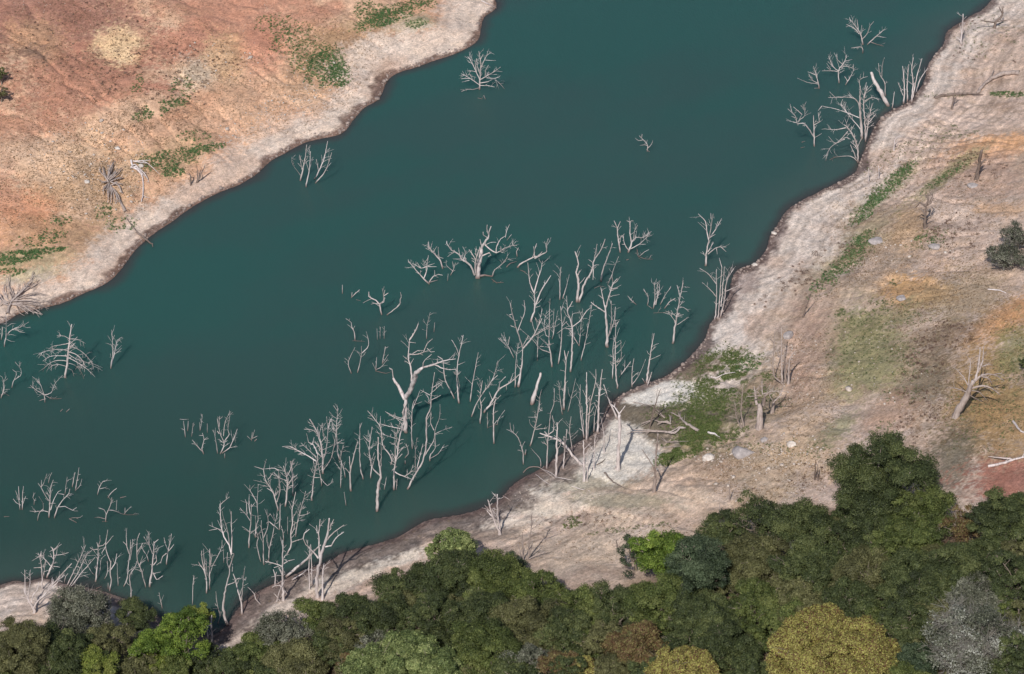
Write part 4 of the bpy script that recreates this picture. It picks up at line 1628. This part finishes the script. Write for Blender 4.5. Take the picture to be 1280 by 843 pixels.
# ------------------------------------------------------------------ dead wood, traced tree by tree
def at_y(px, py, wy):
    dx, dy, dz = ray(px, py); t = wy/dy
    return np.array([float(dx*t), wy, float(CAM_H+dz*t)])
def lift(px, py, h):
    """point over the ground at height h seen at the photo point"""
    q = G1(px, py)
    for _ in range(2):
        dx, dy, dz = ray(px, py); t = (CAM_H-(max(float(zat(q.x, q.y)), 0)+h))/-dz; q = Vector((float(dx*t), float(dy*t), float(CAM_H+dz*t)))
    return np.array(q)
def build_dead(kind, label, lines):
    w0, pts0, _ = lines[0]
    bx, by = pts0[0]
    if kind == 'L':
        base = G1(*pts0[0]); base = np.array(base)
    else: base = np.array(G1(bx, by))
    onland = base[2] > .12
    mat = M_GREY if (kind == 'L' and onland) or base[2] > 1.6 else M_PALE
    if kind == 'L' and 'pale' in label or 'bleached' in label: mat = M_PALE
    if 'dark' in label or 'weathered' in label: mat = M_DARK
    name = {'T': 'dead_tree', 'B': 'dead_branch', 'L': 'fallen_log'}[kind]
    if 'stump' in label: name = 'tree_stump'
    if kind == 'L' and 'tree' in label: name = 'fallen_tree'
    cat = name.replace('_', ' ')
    group = {'T': 'dead trees standing along the reservoir', 'B': 'thin dead branches standing along the reservoir', 'L': 'dead wood lying on the banks'}[kind]
    multi = len(lines) > 1
    if multi:
        root = D.objects.new(name, None); COL.objects.link(root); root.location = base; root.empty_display_size = .3
        tag(root, label, cat, group)
    tw = 2.2 if any(k in label for k in ('twig', 'curly', 'bushy', 'spreading', 'ragged', 'rounded', 'claw', 'antler', 'conifer', 'tangle', 'fan')) else 1.0
    placed = []   # px, py, world
    for li, (w, pts, rooted) in enumerate(lines):
        depth = base[1]*CP-(base[2]-CAM_H)*SP; mpp = depth/F
        P = []; L = 0; total = sum(math.dist(a, b) for a, b in zip(pts[:-1], pts[1:]))
        if kind == 'L':
            hs = 0 if li == 0 else min(.5+.0*total, .25+total*mpp*.10)
            for k, (px, py) in enumerate(pts):
                if k: L += math.dist(pts[k-1], (px, py))
                f = L/max(total, 1)
                h = w*mpp*.45+(hs*math.sin(f*math.pi*.8)+.15 if li else .12*math.sin(f*math.pi))
                P.append(lift(px, py, h))
        else:
            if li == 0 or rooted: wy = float(G1(*pts[0]).y); start_on = True
            else:
                dd = [((q[0]-pts[0][0])**2+(q[1]-pts[0][1])**2, q[2]) for q in placed]; mn = min(dd, key=lambda t: t[0])
                wy = mn[1][1] if mn[0] < 30**2 else base[1]; start_on = False
            slope = rng.uniform(-.10, .10) if (li == 0 or rooted) else rng.choice([-1, 1])*rng.uniform(.15, .75)
            bend = rng.uniform(-.25, .25); hpx = abs(pts[-1][1]-pts[0][1])
            for k, (px, py) in enumerate(pts):
                if k: L += math.dist(pts[k-1], (px, py))
                y_ = wy+slope*L*mpp+bend*mpp*L*L/max(total, 1)
                q = at_y(px, py, y_); gz = max(float(zat(q[0], q[1])), 0)
                if q[2] < gz+.05: q = lift(px, py, .06); wy = q[1]-slope*L*mpp-bend*mpp*L*L/max(total, 1)
                P.append(q)
        n = len(P); tip = .30 if total > 25 else .45
        if w >= 4: tip = .62
        R = [max(w*mpp*(.70 if mat is M_DARK else .60 if onland else .41+.14*min(1, max(0, (w-2)/2.4))), .035)*(1-(1-tip)*k/max(n-1, 1)) for k in range(n)]
        for (px, py), q in zip(pts, P): placed.append((px, py, q))
        for k in range(n-1):   # denser anchor points so that side branches find their parent
            for f in (.25, .5, .75):
                placed.append((pts[k][0]*(1-f)+pts[k+1][0]*f, pts[k][1]*(1-f)+pts[k+1][1]*f, P[k]*(1-f)+P[k+1]*f))
        S, RR = catmull(P, R, .45); RR = RR*(1+.16*np.cumsum(rng.normal(0, .35, len(RR))).clip(-1.2, 1.2))
        jit = rng.normal(0, .028, S.shape)*np.minimum(RR/.1, 1.6)[:, None]; jit[0] = 0; S = S+jit
        if kind != 'L' and (li == 0 or rooted):
            S = np.vstack([S[0]-np.array([0, 0, 1.2]), S]); RR = np.concatenate([[RR[0]*1.1], RR])
            if onland or S[1][2] > .12: RR[1] *= 1.25
        tb = Tube(); tb.add(S, RR, 7 if w > 2.2 else 5, .10 if w < 3 else .14)
        if name == 'fallen_tree' and li:
            for _ in range(2):
                Q = np.array(P)+np.cumsum(rng.normal(0, .16, (n, 3)), 0)*np.array([1, 1.3, .5]); Q[0] = P[0]; k_ = int(rng.integers(max(2, n-1), n+1))
                S2, R2 = catmull(Q[:k_], [r*.75 for r in R[:k_]], .45); tb.add(S2, R2, 5, .1)
        # broken side twigs
        lm = total*mpp
        if w < 3.3 and total > 13 and not (kind == 'L' and total < 40):
            for _ in range(int(rng.poisson(min(tw*total/8, 10*tw)))):
                i = int(rng.uniform(.3, .97)*(len(S)-2))+1
                t = S[min(i+1, len(S)-1)]-S[i-1]; t /= max(np.linalg.norm(t), 1e-6)
                sd = rng.normal(0, 1, 3); sd -= t*(sd@t); sd /= np.linalg.norm(sd)
                dirv = t*rng.uniform(.5, 1)+sd*rng.uniform(.6, 1.1); dirv[2] += .15; dirv /= np.linalg.norm(dirv)
                ln = rng.uniform(.2, 1.0)*min(1.7, lm*.32+.2); q = [S[i], S[i]+dirv*ln*.5, S[i]+dirv*ln+rng.normal(0, .12, 3)*ln]
                if min(p[2] for p in q) < .02: continue
                r0 = max(.018, min(RR[i]*.42, .040)); tb.add(np.array(q), np.array([r0, r0*.8, r0*.5]), 4, 0)
                if rng.random() < (.35 if tw == 1 else .8):
                    e = q[1]; q2 = [e, e+(dirv+rng.normal(0, .5, 3))*ln*.4]; tb.add(np.array(q2), np.array([r0*.7, r0*.4]), 4, 0)
        pn = 'trunk' if (li == 0 or (rooted and w >= 1.6)) else 'branch'
        mm = tb.mesh(pn if multi else name, mat, base)
        if multi: link(pn, mm, root)
        else: tag(link(name, mm, None, base), label, cat, group)
def parse(txt):
    out = []; x0 = y0 = 0; sc = 1; cur = None
    for ln in txt.strip().splitlines():
        ln = ln.strip()
        if not ln: continue
        if ln.startswith('C '): _, a, b, c = ln.split(); x0, y0, sc = float(a), float(b), float(c); continue
        if ln[0] in 'TBL' and ln[1] == ' ': cur = (ln[0], ln[2:].strip(), []); out.append(cur); continue
        tok = ln.split(); w = float(tok[0]); pts = []; rooted = False
        for t in tok[1:]:
            if t[0] == '^': rooted = True; t = t[1:]
            a, b = t.split(','); pts.append((x0+float(a)/sc, y0+float(b)/sc))
        cur[2].append((w, pts, rooted))
    return out
for k_, l_, q_ in parse(TRACES): build_dead(k_, l_, q_)

# ------------------------------------------------------------------ leaves
def leaf_mat(name, a, b_, c_, rough=.6, trans=.25):
    m, nt, b = newmat(name)
    at = nd(nt, 'ShaderNodeAttribute', attribute_name='col'); sx = nd(nt, 'ShaderNodeSeparateColor'); nt.links.new(at.outputs['Color'], sx.inputs[0])
    c = ramp(nt, sx.outputs[0], [(0, a), (.55, b_), (1, c_)])
    c = mixc(nt, 'MULTIPLY', 1, c, ramp(nt, sx.outputs[1], [(0, g(.72)), (1, g(1.2))]))
    nt.links.new(c, b.inputs['Base Color']); b.inputs['Roughness'].default_value = rough; b.inputs['Specular IOR Level'].default_value = .3
    tr = nd(nt, 'ShaderNodeBsdfTranslucent'); nt.links.new(c, tr.inputs['Color'])
    mx = nd(nt, 'ShaderNodeMixShader'); mx.inputs[0].default_value = trans
    nt.links.new(b.outputs[0], mx.inputs[1]); nt.links.new(tr.outputs[0], mx.inputs[2]); nt.links.new(mx.outputs[0], nt.nodes['Material Output'].inputs['Surface'])
    return m
def leaves(cent, nrm, size, asp=.6):
    n = len(cent); nrm = nrm/np.maximum(np.linalg.norm(nrm, axis=1, keepdims=True), 1e-6)
    r = rng.normal(0, 1, (n, 3)); a = np.cross(nrm, r); a /= np.maximum(np.linalg.norm(a, axis=1, keepdims=True), 1e-6); b = np.cross(nrm, a)
    s = (size*rng.uniform(.6, 1.35, n))[:, None]
    bendv = nrm*s*rng.uniform(-.25, .1, n)[:, None]
    V = np.stack([cent-a*s+bendv, cent-b*s*asp, cent+a*s+bendv, cent+b*s*asp], 1).reshape(-1, 3)
    return V, np.arange(4*n).reshape(n, 4)
def S_(r, g_, b): return srgb(r, g_, b)
TY = {  # colours, leaf size (half length, m), density, clumpiness
 'dark':   (leaf_mat('dark_oak_leaves', S_(54, 62, 40), S_(76, 86, 50), S_(110, 116, 72)), .088, 1.1),
 'mid':    (leaf_mat('green_oak_leaves', S_(64, 74, 40), S_(90, 101, 52), S_(126, 132, 76)), .088, 1.1),
 'blue':   (leaf_mat('bluish_green_leaves', S_(46, 57, 42), S_(64, 78, 54), S_(100, 112, 84)), .088, 1.05),
 'bright': (leaf_mat('fresh_green_leaves', S_(72, 92, 36), S_(100, 122, 48), S_(134, 150, 66)), .10, .95),
 'lime':   (leaf_mat('yellow_green_leaves', S_(94, 106, 46), S_(122, 132, 60), S_(154, 156, 84)), .095, 1.0),
 'olive':  (leaf_mat('olive_leaves', S_(74, 74, 48), S_(100, 100, 64), S_(132, 130, 88)), .088, 1.05),
 'pale':   (leaf_mat('pale_green_leaves', S_(74, 88, 50), S_(122, 134, 80), S_(168, 174, 116)), .10, 1.1),
 'gold':   (leaf_mat('golden_leaves', S_(102, 68, 52), S_(150, 144, 78), S_(188, 182, 106)), .095, 1.2),
 'rust':   (leaf_mat('rusty_leaves', S_(104, 76, 56), S_(124, 112, 72), S_(138, 132, 82)), .088, 1.05),
 'ggrey':  (leaf_mat('grey_green_leaves', S_(74, 76, 62), S_(100, 102, 84), S_(146, 146, 128)), .10, .6),
 'bare':   (leaf_mat('sparse_grey_leaves', S_(78, 82, 64), S_(118, 120, 102), S_(184, 184, 172)), .10, .22),
}
def live_tree(cx, cy, w, h, ty, label, group='living oaks and shrubs on the near slope', airy=False, name=None, noc=None):
    global rng
    rng = np.random.default_rng(int(cx*131+cy*17+w)); p = G1(cx, cy); dep = depth_of(p)
    for _ in range(3):
        mpp = dep/F; a = w*.5*mpp
        cc = (h*.5*mpp)**2-(a*SP)**2; c = math.sqrt(cc)/CP if cc > 0 else 0
        c = min(max(c, (.42 if ty in ('gold', 'pale', 'rust') or h < w*.62 else .55)*a), 1.5*a)
        hc = c*.95+.10*a+.5
        p = G1(cx, cy+hc*CP/mpp); dep = depth_of(p)-hc*SP
    nm = name or ('oak_tree' if w > 70 and ty in ('dark', 'mid', 'blue', 'bright') else 'leafy_tree' if w > 58 and ty not in ('bare', 'ggrey', 'gold') else 'shrub')
    root = D.objects.new(nm, None); COL.objects.link(root); root.location = p
    tag(root, label, 'tree' if nm != 'shrub' else 'shrub', group)
    mat, ls, dens = TY[ty]
    C0 = np.array([0, 0, hc])
    # clump centres: big limbs' masses, each carrying smaller leaf clumps
    K1 = int(np.clip(6+w*.10, 7, 17))
    if w > 88: K1 = int(K1*1.35)
    zk = 1-(np.arange(K1)+.5)/K1*1.35; ph = np.arange(K1)*2.39996+rng.uniform(0, 6); rk = np.sqrt(np.clip(1-zk*zk, .02, 1))
    u = np.stack([rk*np.cos(ph), rk*np.sin(ph), zk], 1)+rng.normal(0, .16, (K1, 3)); u /= np.linalg.norm(u, axis=1, keepdims=True)
    dome = ty in ('gold', 'pale')
    r1 = a*(rng.uniform(.26, .44, K1) if not dome else rng.uniform(.34, .46, K1))
    rr = rng.uniform(.55, .98, K1) if not dome else rng.uniform(.66, .78, K1)
    c1 = u*np.array([a, a, c])*rr[:, None]*.80+C0
    cen = []; rad = []; cr = []; cb = []
    for k in range(K1):
        m = int(rng.integers(15, 20)) if dome else int(rng.integers(7, 13)) if not airy else int(rng.integers(3, 6))
        v = rng.normal(0, 1, (m, 3)); v /= np.linalg.norm(v, axis=1, keepdims=True); v[:, 2] = np.abs(v[:, 2])*.9-.1
        out = (c1[k]-C0)/a; v = v+out*.5; v /= np.linalg.norm(v, axis=1, keepdims=True)
        cen.append(c1[k]+v*r1[k]*(rng.uniform(.6, 1.0, m) if not dome else rng.uniform(.72, .86, m))[:, None]*np.array([1, 1, .8])); rad.append(r1[k]*(rng.uniform(.17, .34, m) if dome else rng.uniform(.20, .50, m)))
        h0, b0_ = rng.normal(.5, .16), rng.normal(.5, .15); cr.append(h0+rng.normal(0, .12, m)); cb.append(b0_+rng.normal(0, .16, m))
    cen = np.vstack(cen); rad = np.concatenate(rad)
    ki = max(4, K1//2); ci = rng.normal(0, .30, (ki, 3))*np.array([a, a, c])+C0-np.array([0, 0, c*.1]); cen = np.vstack([cen, ci]); rad = np.concatenate([rad, a*rng.uniform(.22, .36, ki)])
    cr = np.clip(np.concatenate(cr+[np.full(ki, .3)]), 0, 1); cb = np.clip(np.concatenate(cb+[np.full(ki, .4)]), 0, 1)
    P = []; N = []; A = []
    for k in range(len(cen)):
        n = int(min(1900, dens*(.7 if airy else 1.0)*4*math.pi*rad[k]**2/(ls*ls*1.1)*.62))+10
        q = rng.normal(0, 1, (n, 3)); q /= np.linalg.norm(q, axis=1, keepdims=True)
        q[:, 2] = np.where(rng.random(n) < .7, np.abs(q[:, 2]), q[:, 2])
        r = rad[k]*(rng.uniform(.7, 1.08, n) if dome else rng.uniform(.5, 1.3, n))*(1+.18*np.sin(q[:, 0]*7+k)*np.cos(q[:, 1]*6+k))
        sq = np.array([1, 1, .72])
        P.append(cen[k]+q*r[:, None]*sq); N.append(q+rng.normal(0, .55, (n, 3))+np.array([0, 0, .35]))
        fleck = np.clip(cr[k]+rng.normal(0, .24, n), 0, 1)
        if ty in ('gold', 'rust'): fleck = np.where(rng.random(n) < (.22 if ty == 'gold' else .4), 0.0, np.clip(.6+rng.normal(0, .2, n), 0, 1))
        A.append(np.stack([fleck, np.clip(cb[k]+rng.normal(0, .16, n), 0, 1), np.zeros(n)], 1))
    P = np.vstack(P); N = np.vstack(N); A = np.vstack(A)
    gz = zat(P[:, 0]+p.x, P[:, 1]+p.y)-p.z; keep = P[:, 2] > gz+.1; P, N, A = P[keep], N[keep], A[keep]
    V, Fq = leaves(P, N, ls*(1.0 if w > 50 else .9))
    if len(V): link('crown', mesh_np('crown', V, Fq, mat, np.repeat(A, 4, 0)), root)
    tb = Tube(); hb = max(.6, hc-c*.55); r0 = max(.10, a*.055)
    lean = rng.normal(0, .12, 2)*a; fork = np.array([lean[0], lean[1], hb])
    S, R = catmull([np.array([0, 0, -.6]), np.array([lean[0]*.3, lean[1]*.3, hb*.5]), fork], [r0*1.35, r0, r0*.8], .5); tb.add(S, R, 8, .1)
    grey = ty in ('bare', 'ggrey')
    tgt = rng.choice(len(cen), min(len(cen), 34 if grey else 16 if not airy else 18), replace=False)
    for k in tgt:
        e = cen[k]+(cen[k]-C0)*(.22 if grey or airy else .16); m_ = (fork+e)/2+rng.normal(0, .10, 3)*a-np.array([0, 0, .05*a])
        S, R = catmull([fork, m_, e], [r0*.55, r0*.34, .035], .5); tb.add(S, R, 5, .05)
        nsub = 34 if ty == 'bare' else 12 if grey else 5
        for _ in range(nsub):
            i = int(rng.uniform(.45, 1)*(len(S)-1)); dv = (cen[k]-C0)/a+rng.normal(0, .7, 3); dv[2] = abs(dv[2]); dv /= np.linalg.norm(dv)
            l_ = rng.uniform(.10, .34)*a; q1 = S[i]+dv*l_*.5+rng.normal(0, .05, 3)*a; q2 = S[i]+dv*l_
            tb.add(np.array([S[i], q1, q2]), np.array([.035, .028, .016]), 3, 0)
            if ty == 'bare':
                for _ in range(3):
                    d2 = dv+rng.normal(0, .6, 3); tb.add(np.array([q1, q1+d2*l_*.45]), np.array([.024, .012]), 3, 0)
    link('trunk', tb.mesh('trunk', M_PALE2 if grey else M_BARK), root)
M_PALE2 = bark_mat('grey_twigs', srgb(150, 147, 139), srgb(104, 100, 92), False)
for row in TREES:
    live_tree(row[0], row[1], row[2]*(1.1 if row[4] in ('dark', 'mid', 'olive', 'blue') and row[2] < 120 else 1), row[3]*(1.1 if row[4] in ('dark', 'mid', 'olive', 'blue') else 1), *row[4:6], airy=(len(row) > 6 and row[6] == 'airy'))
for (cx, cy, w, h, ty) in UNDER:
    live_tree(cx, cy, w, h, ty, 'small shrub filling a gap between the larger canopy trees', 'low shrubs between the canopy trees', name='shrub')

# ------------------------------------------------------------------ low plants and stones
def sample(regs, dens):
    X = []; Y = []
    for cx, cy, rx, ry, an, k in regs:
        n = int(math.pi*rx*ry*dens*k); 
        r = np.sqrt(rng.random(n))*(1+rng.normal(0, .12, n)); t = rng.random(n)*2*math.pi; u, v = rx*r*np.cos(t), ry*r*np.sin(t); a = math.radians(an)
        X.append(cx+u*math.cos(a)-v*math.sin(a)); Y.append(cy+u*math.sin(a)+v*math.cos(a))
    X, Y = np.concatenate(X), np.concatenate(Y); wx, wy, wz = ground(X, Y)
    d_, s_ = signed(wx, wy); ok = d_ > 1.2
    return wx[ok], wy[ok], wz[ok]
def tufts(name, label, cat, regs, dens, mat, size, leafn, clump=.15, ls=.09, thr=-9):
    wx, wy, wz = sample(regs, dens)
    k = fbm(wx, wy, 2.6, 33, 3) > thr; wx, wy, wz = wx[k], wy[k], wz[k]
    n = len(wx); sz = size*np.exp(rng.normal(0, .38, n))
    q = rng.normal(0, 1, (n, leafn, 3)); q /= np.linalg.norm(q, axis=2, keepdims=True); q[..., 2] = np.abs(q[..., 2])
    P = np.stack([wx, wy, wz], -1)[:, None]+q*sz[:, None, None]*rng.uniform(.4, 1.05, (n, leafn, 1))*np.array([1, 1, .8])
    A = np.clip(rng.normal(.5, .25, (n, 1))+rng.normal(0, .15, (n, leafn)), 0, 1); A = np.stack([A, np.clip(rng.normal(.5, .2, (n, leafn)), 0, 1), A*0], -1)
    V, Fq = leaves(P.reshape(-1, 3), (q+rng.normal(0, .4, q.shape)).reshape(-1, 3), np.full(n*leafn, ls))
    o = link(name, mesh_np(name, V, Fq, mat, np.repeat(A.reshape(-1, 3), 4, 0))); tag(o, label, cat, kind='stuff')
m_gr = leaf_mat('green_weeds', S_(66, 94, 56), S_(92, 124, 74), S_(122, 150, 98)); m_gr2 = leaf_mat('lush_weeds', S_(72, 88, 46), S_(98, 116, 60), S_(142, 144, 94))
m_ol = leaf_mat('olive_grass', S_(84, 96, 62), S_(108, 118, 78), S_(140, 142, 102)); m_dry = leaf_mat('dry_tufts', S_(104, 84, 64), S_(138, 116, 90), S_(176, 152, 122))
m_mauve = leaf_mat('dried_brown_weeds', S_(92, 72, 62), S_(124, 100, 88), S_(150, 128, 112))
LG = [(1112,232,44,8,-42,1.3),(1086,262,24,8,-40,1.1),(1074,305,22,10,-40,.9),(1050,335,34,12,-38,.45),(1262,118,28,3,0,1.6),(1180,222,34,4,-34,.6),(1030,352,30,8,-38,.4),(930,455,20,12,0,.5),(1160,300,20,5,0,.4),(187,143,24,7,-12,1),(215,197,46,12,-12,.9),(255,186,26,6,-10,1.2),(172,105,7,12,20,.7),(228,112,15,20,10,.5),(205,132,28,6,-10,1),(216,215,14,7,0,1.6),(18,322,38,8,-8,1.6),(56,314,26,4,-8,1.6),(15,340,20,5,0,.8),(75,275,20,7,0,.4),(65,296,20,9,0,.5),(40,303,30,7,0,.3),
 (405,84,28,20,-50,1.5),(425,95,13,16,10,1.8),(385,70,26,18,-40,.6),(365,50,30,16,-30,.5),(490,20,55,9,-18,1.2),(478,27,14,7,0,1.6),(505,8,45,6,-15,.9),(460,14,20,12,0,.9),(520,30,14,7,0,.9),(345,30,25,14,0,.4),(130,265,14,9,0,.5),(150,280,20,10,0,.4),(240,170,25,8,0,.4)]
tufts('green_weeds', 'small green weeds dotted over the dry banks', 'weeds', LG, .24, m_gr, .20, 26, ls=.06, thr=-.42)
RG = [(886,505,24,46,12,1.5),(905,458,30,20,0,1.2),(868,552,44,15,-24,1.8),(935,480,34,18,0,.9),(905,540,30,12,0,.7),(840,570,24,10,-30,1.5),(850,520,24,26,0,.5),(945,505,24,20,0,.3),(930,450,26,16,0,.5),(716,656,11,11,0,.6),(705,668,12,5,0,.6)]
tufts('lush_green_weeds', 'lush green weeds filling the gully beside the wet channel', 'weeds', RG, .42, m_gr2, .19, 20, ls=.055, thr=-.16)
RO = [(890,505,50,58,12,.8),(900,460,40,30,0,.6),(840,515,40,14,0,.5),(945,490,44,30,0,.5),(1230,45,50,30,0,.2),(1130,190,60,10,-20,.4),(1190,165,40,8,0,.4),(1010,560,30,14,0,.3),(1112,232,46,11,-40,1.1),(1080,262,30,9,-40,1.1),(1072,305,28,11,-40,.9),(1185,218,42,6,-34,.9),(1262,118,30,4,0,1.5),(1180,120,30,3,0,.7),(1060,330,46,12,-38,.6),(1040,350,46,10,-38,.5),(1160,300,30,14,-20,.5),(1080,440,50,44,0,.33),(1105,398,60,12,0,.4),(1051,391,6,5,0,3),(1118,353,6,4,0,2.5),(1115,380,30,8,0,.5),(1270,450,20,40,0,.4),(1235,520,55,50,0,.25),(1100,540,30,10,-35,.4),(1130,470,30,40,0,.3),(945,560,40,8,0,.3),(775,662,70,3,-7,.8)]
tufts('olive_grass', 'olive green grass and herbs in strips on the right hillside', 'grass', RO, .17, m_ol, .20, 18, ls=.055, thr=-.30)
DR = [(140,90,170,110,0,1),(380,90,110,70,-30,1),(60,230,80,70,0,1.3),(170,200,90,60,-20,1.6),(1150,280,120,110,-30,.9),(1200,450,90,120,0,1.0),(1010,480,50,70,0,.9),(960,590,90,40,0,1),(760,670,120,35,0,.35),(1080,330,80,20,-38,1.2)]
tufts('dry_tufts', 'straw coloured dry tufts sprinkled over both hillsides', 'grass', DR, 0.13, m_dry, .10, 8, ls=.055, thr=-.3)
BR = [(1200,290,36,24,0,1),(1180,430,46,26,-20,1.2),(1215,210,40,20,0,.7),(1150,500,30,50,10,.8),(985,350,60,10,-42,.4),(1030,330,60,16,-38,.7),(1195,40,60,10,-40,.4),(1235,70,40,20,0,.35),(240,80,60,30,0,.5),(110,60,120,60,0,.25),(1010,600,60,25,0,.3),(730,650,40,12,0,.35),(180,110,70,70,0,.3)]
tufts('brown_weeds', 'small dark brown dried weeds scattered on the slopes', 'weeds', BR, .028, m_mauve, .32, 34, ls=.065, thr=-.2)

def rock_geo(n_sub, seed):
    import bmesh
    bm = bmesh.new(); bmesh.ops.create_icosphere(bm, subdivisions=n_sub, radius=1)
    r = np.random.default_rng(seed)
    pl = r.normal(0, 1, (9, 3)); pl /= np.linalg.norm(pl, axis=1, keepdims=True); dd = r.uniform(.55, .95, 9)
    for v in bm.verts:
        q = np.array(v.co)
        for a, b in zip(pl, dd):
            t = q@a
            if t > b: q = q-a*(t-b)*.92
        v.co = Vector(q*(1+r.normal(0, .035)))
    vs = np.array([v.co[:] for v in bm.verts]); fs = np.array([[v.index for v in f.verts] for f in bm.faces]); bm.free()
    return vs, fs
def rock_mat(name, a, b_):
    m, nt, b = newmat(name); tc = nd(nt, 'ShaderNodeTexCoord')
    at = nd(nt, 'ShaderNodeAttribute', attribute_name='col')
    n1 = noise(nt, tc.outputs['Object'], 2.2, 7, .7)
    c = ramp(nt, n1, [(.3, a), (.65, b_)]); nt.links.new(c, b.inputs['Base Color']); b.inputs['Roughness'].default_value = .9
    bp = nd(nt, 'ShaderNodeBump'); bp.inputs['Strength'].default_value = .6; bp.inputs['Distance'].default_value = .15; nt.links.new(n1, bp.inputs['Height']); nt.links.new(bp.outputs['Normal'], b.inputs['Normal'])
    return m
m_rk = rock_mat('grey_rock', srgb(128, 120, 118), srgb(184, 174, 170)); m_rkw = rock_mat('pale_rock', srgb(160, 146, 136), srgb(222, 212, 202)); m_st = rock_mat('stones', srgb(146, 132, 122), srgb(206, 192, 180))
for i, (px, py, w, h, mt, lab) in enumerate(ROCKS):
    p = G1(px, py+h*.3); mpp = depth_of(p)/F; vs, fs = rock_geo(3, 100+i)
    sx_, sz_ = w*.5*mpp, max(.15, h*.5*mpp*.9); me = mesh_np('boulder', vs*np.array([sx_, sx_*.8, sz_]), fs, m_rk if mt == 'g' else m_rkw)
    o = link('boulder', me, None, p+Vector((0, 0, sz_*.05))); o.rotation_euler.z = rng.uniform(-.5, .5); tag(o, lab, 'boulder', 'boulders on the dry banks')
def stones(name, label, regs, dens, mat, size):
    wx, wy, wz = sample(regs, dens); n = len(wx); V = []; Fa = []; c = 0
    G_ = [rock_geo(1, 60+k) for k in range(5)]
    for i in range(n):
        vs, fs = G_[i % 5]; s_ = size*math.exp(rng.normal(0, .45)); an = rng.uniform(0, 6.3); R = np.array([[math.cos(an), -math.sin(an), 0], [math.sin(an), math.cos(an), 0], [0, 0, 1]])
        V.append((vs*np.array([s_, s_*rng.uniform(.6, 1), s_*rng.uniform(.4, .8)]))@R.T+np.array([wx[i], wy[i], wz[i]+s_*.15])); Fa.append(fs+c); c += len(vs)
    tag(link(name, mesh_np(name, np.vstack(V), np.vstack(Fa), mat)), label, 'stones', kind='stuff')
ST = [(320,150,60,18,-30,1),(370,130,50,20,-20,1),(390,100,40,25,-30,.6),(110,190,70,40,0,.6),(140,240,50,50,0,.5),(270,80,60,30,0,.4),(940,575,60,18,-5,1.1),(1000,560,40,25,0,.7),(900,570,40,10,0,1),(1000,470,30,50,0,.5),(1140,320,60,20,0,.4),(960,620,80,30,0,.4),(1100,450,60,50,0,.15),(1150,120,30,60,35,.5),(1050,260,40,20,-30,.4),(700,620,60,12,0,.4)]
stones('scattered_stones', 'pale loose stones scattered over the banks', ST, .055, m_st, .105)
SH = [(a, b-3, 8, 2.5, -30, 1.) for a, b in LEFT[4:52:2]]
def sample_edge():
    X = []; Y = []
    for L, k0, k1, m in ((LEFT, 3, 53, 700), (RIGHT, 8, 62, 650)):
        P = np.array(L[k0:k1], float); t = rng.uniform(0, len(P)-1.001, m); i = t.astype(int); q = P[i]+(P[i+1]-P[i])*(t-i)[:, None]
        X.append(q[:, 0]+rng.normal(0, 2, m)); Y.append(q[:, 1]+rng.normal(0, 2, m)+(-3.5 if L is LEFT else 3.5))
    X, Y = np.concatenate(X), np.concatenate(Y); wx, wy, wz = ground(X, Y); d_, _ = signed(wx, wy); k = d_ > .15; return wx[k], wy[k], wz[k]
_s = sample; 
def sample(regs, dens): return sample_edge() if regs is SH else _s(regs, dens)
stones('shore_stones', 'dark wet stones and pebbles along the waterline', SH, 1, rock_mat('wet_stones', srgb(104, 90, 84), srgb(170, 152, 142)), .16)

# ------------------------------------------------------------------ light
AZ, EL = math.radians(15), math.radians(46)
dirv = Vector((math.sin(AZ)*math.cos(EL), math.cos(AZ)*math.cos(EL), -math.sin(EL)))
sl = D.lights.new('sun', 'SUN'); sl.energy = 4.0; sl.angle = math.radians(.55); sl.color = (1, .965, .92)
so = D.objects.new('sun', sl); COL.objects.link(so); so.rotation_euler = dirv.to_track_quat('-Z', 'Y').to_euler(); so.location = (0, 0, 300)
wd = D.worlds.new('World'); scene.world = wd; wd.use_nodes = True; nt = wd.node_tree
sky = nt.nodes.new('ShaderNodeTexSky'); sky.sky_type = 'NISHITA'; sky.sun_disc = False; sky.sun_elevation = EL; sky.sun_rotation = math.pi+AZ
bg = nt.nodes['Background']; nt.links.new(sky.outputs[0], bg.inputs['Color']); bg.inputs['Strength'].default_value = .09
scene.view_settings.view_transform = 'Standard'; scene.view_settings.look = 'None'; scene.view_settings.exposure = 0; scene.view_settings.gamma = 1
scene.cycles.max_bounces = 5; scene.cycles.transparent_max_bounces = 4
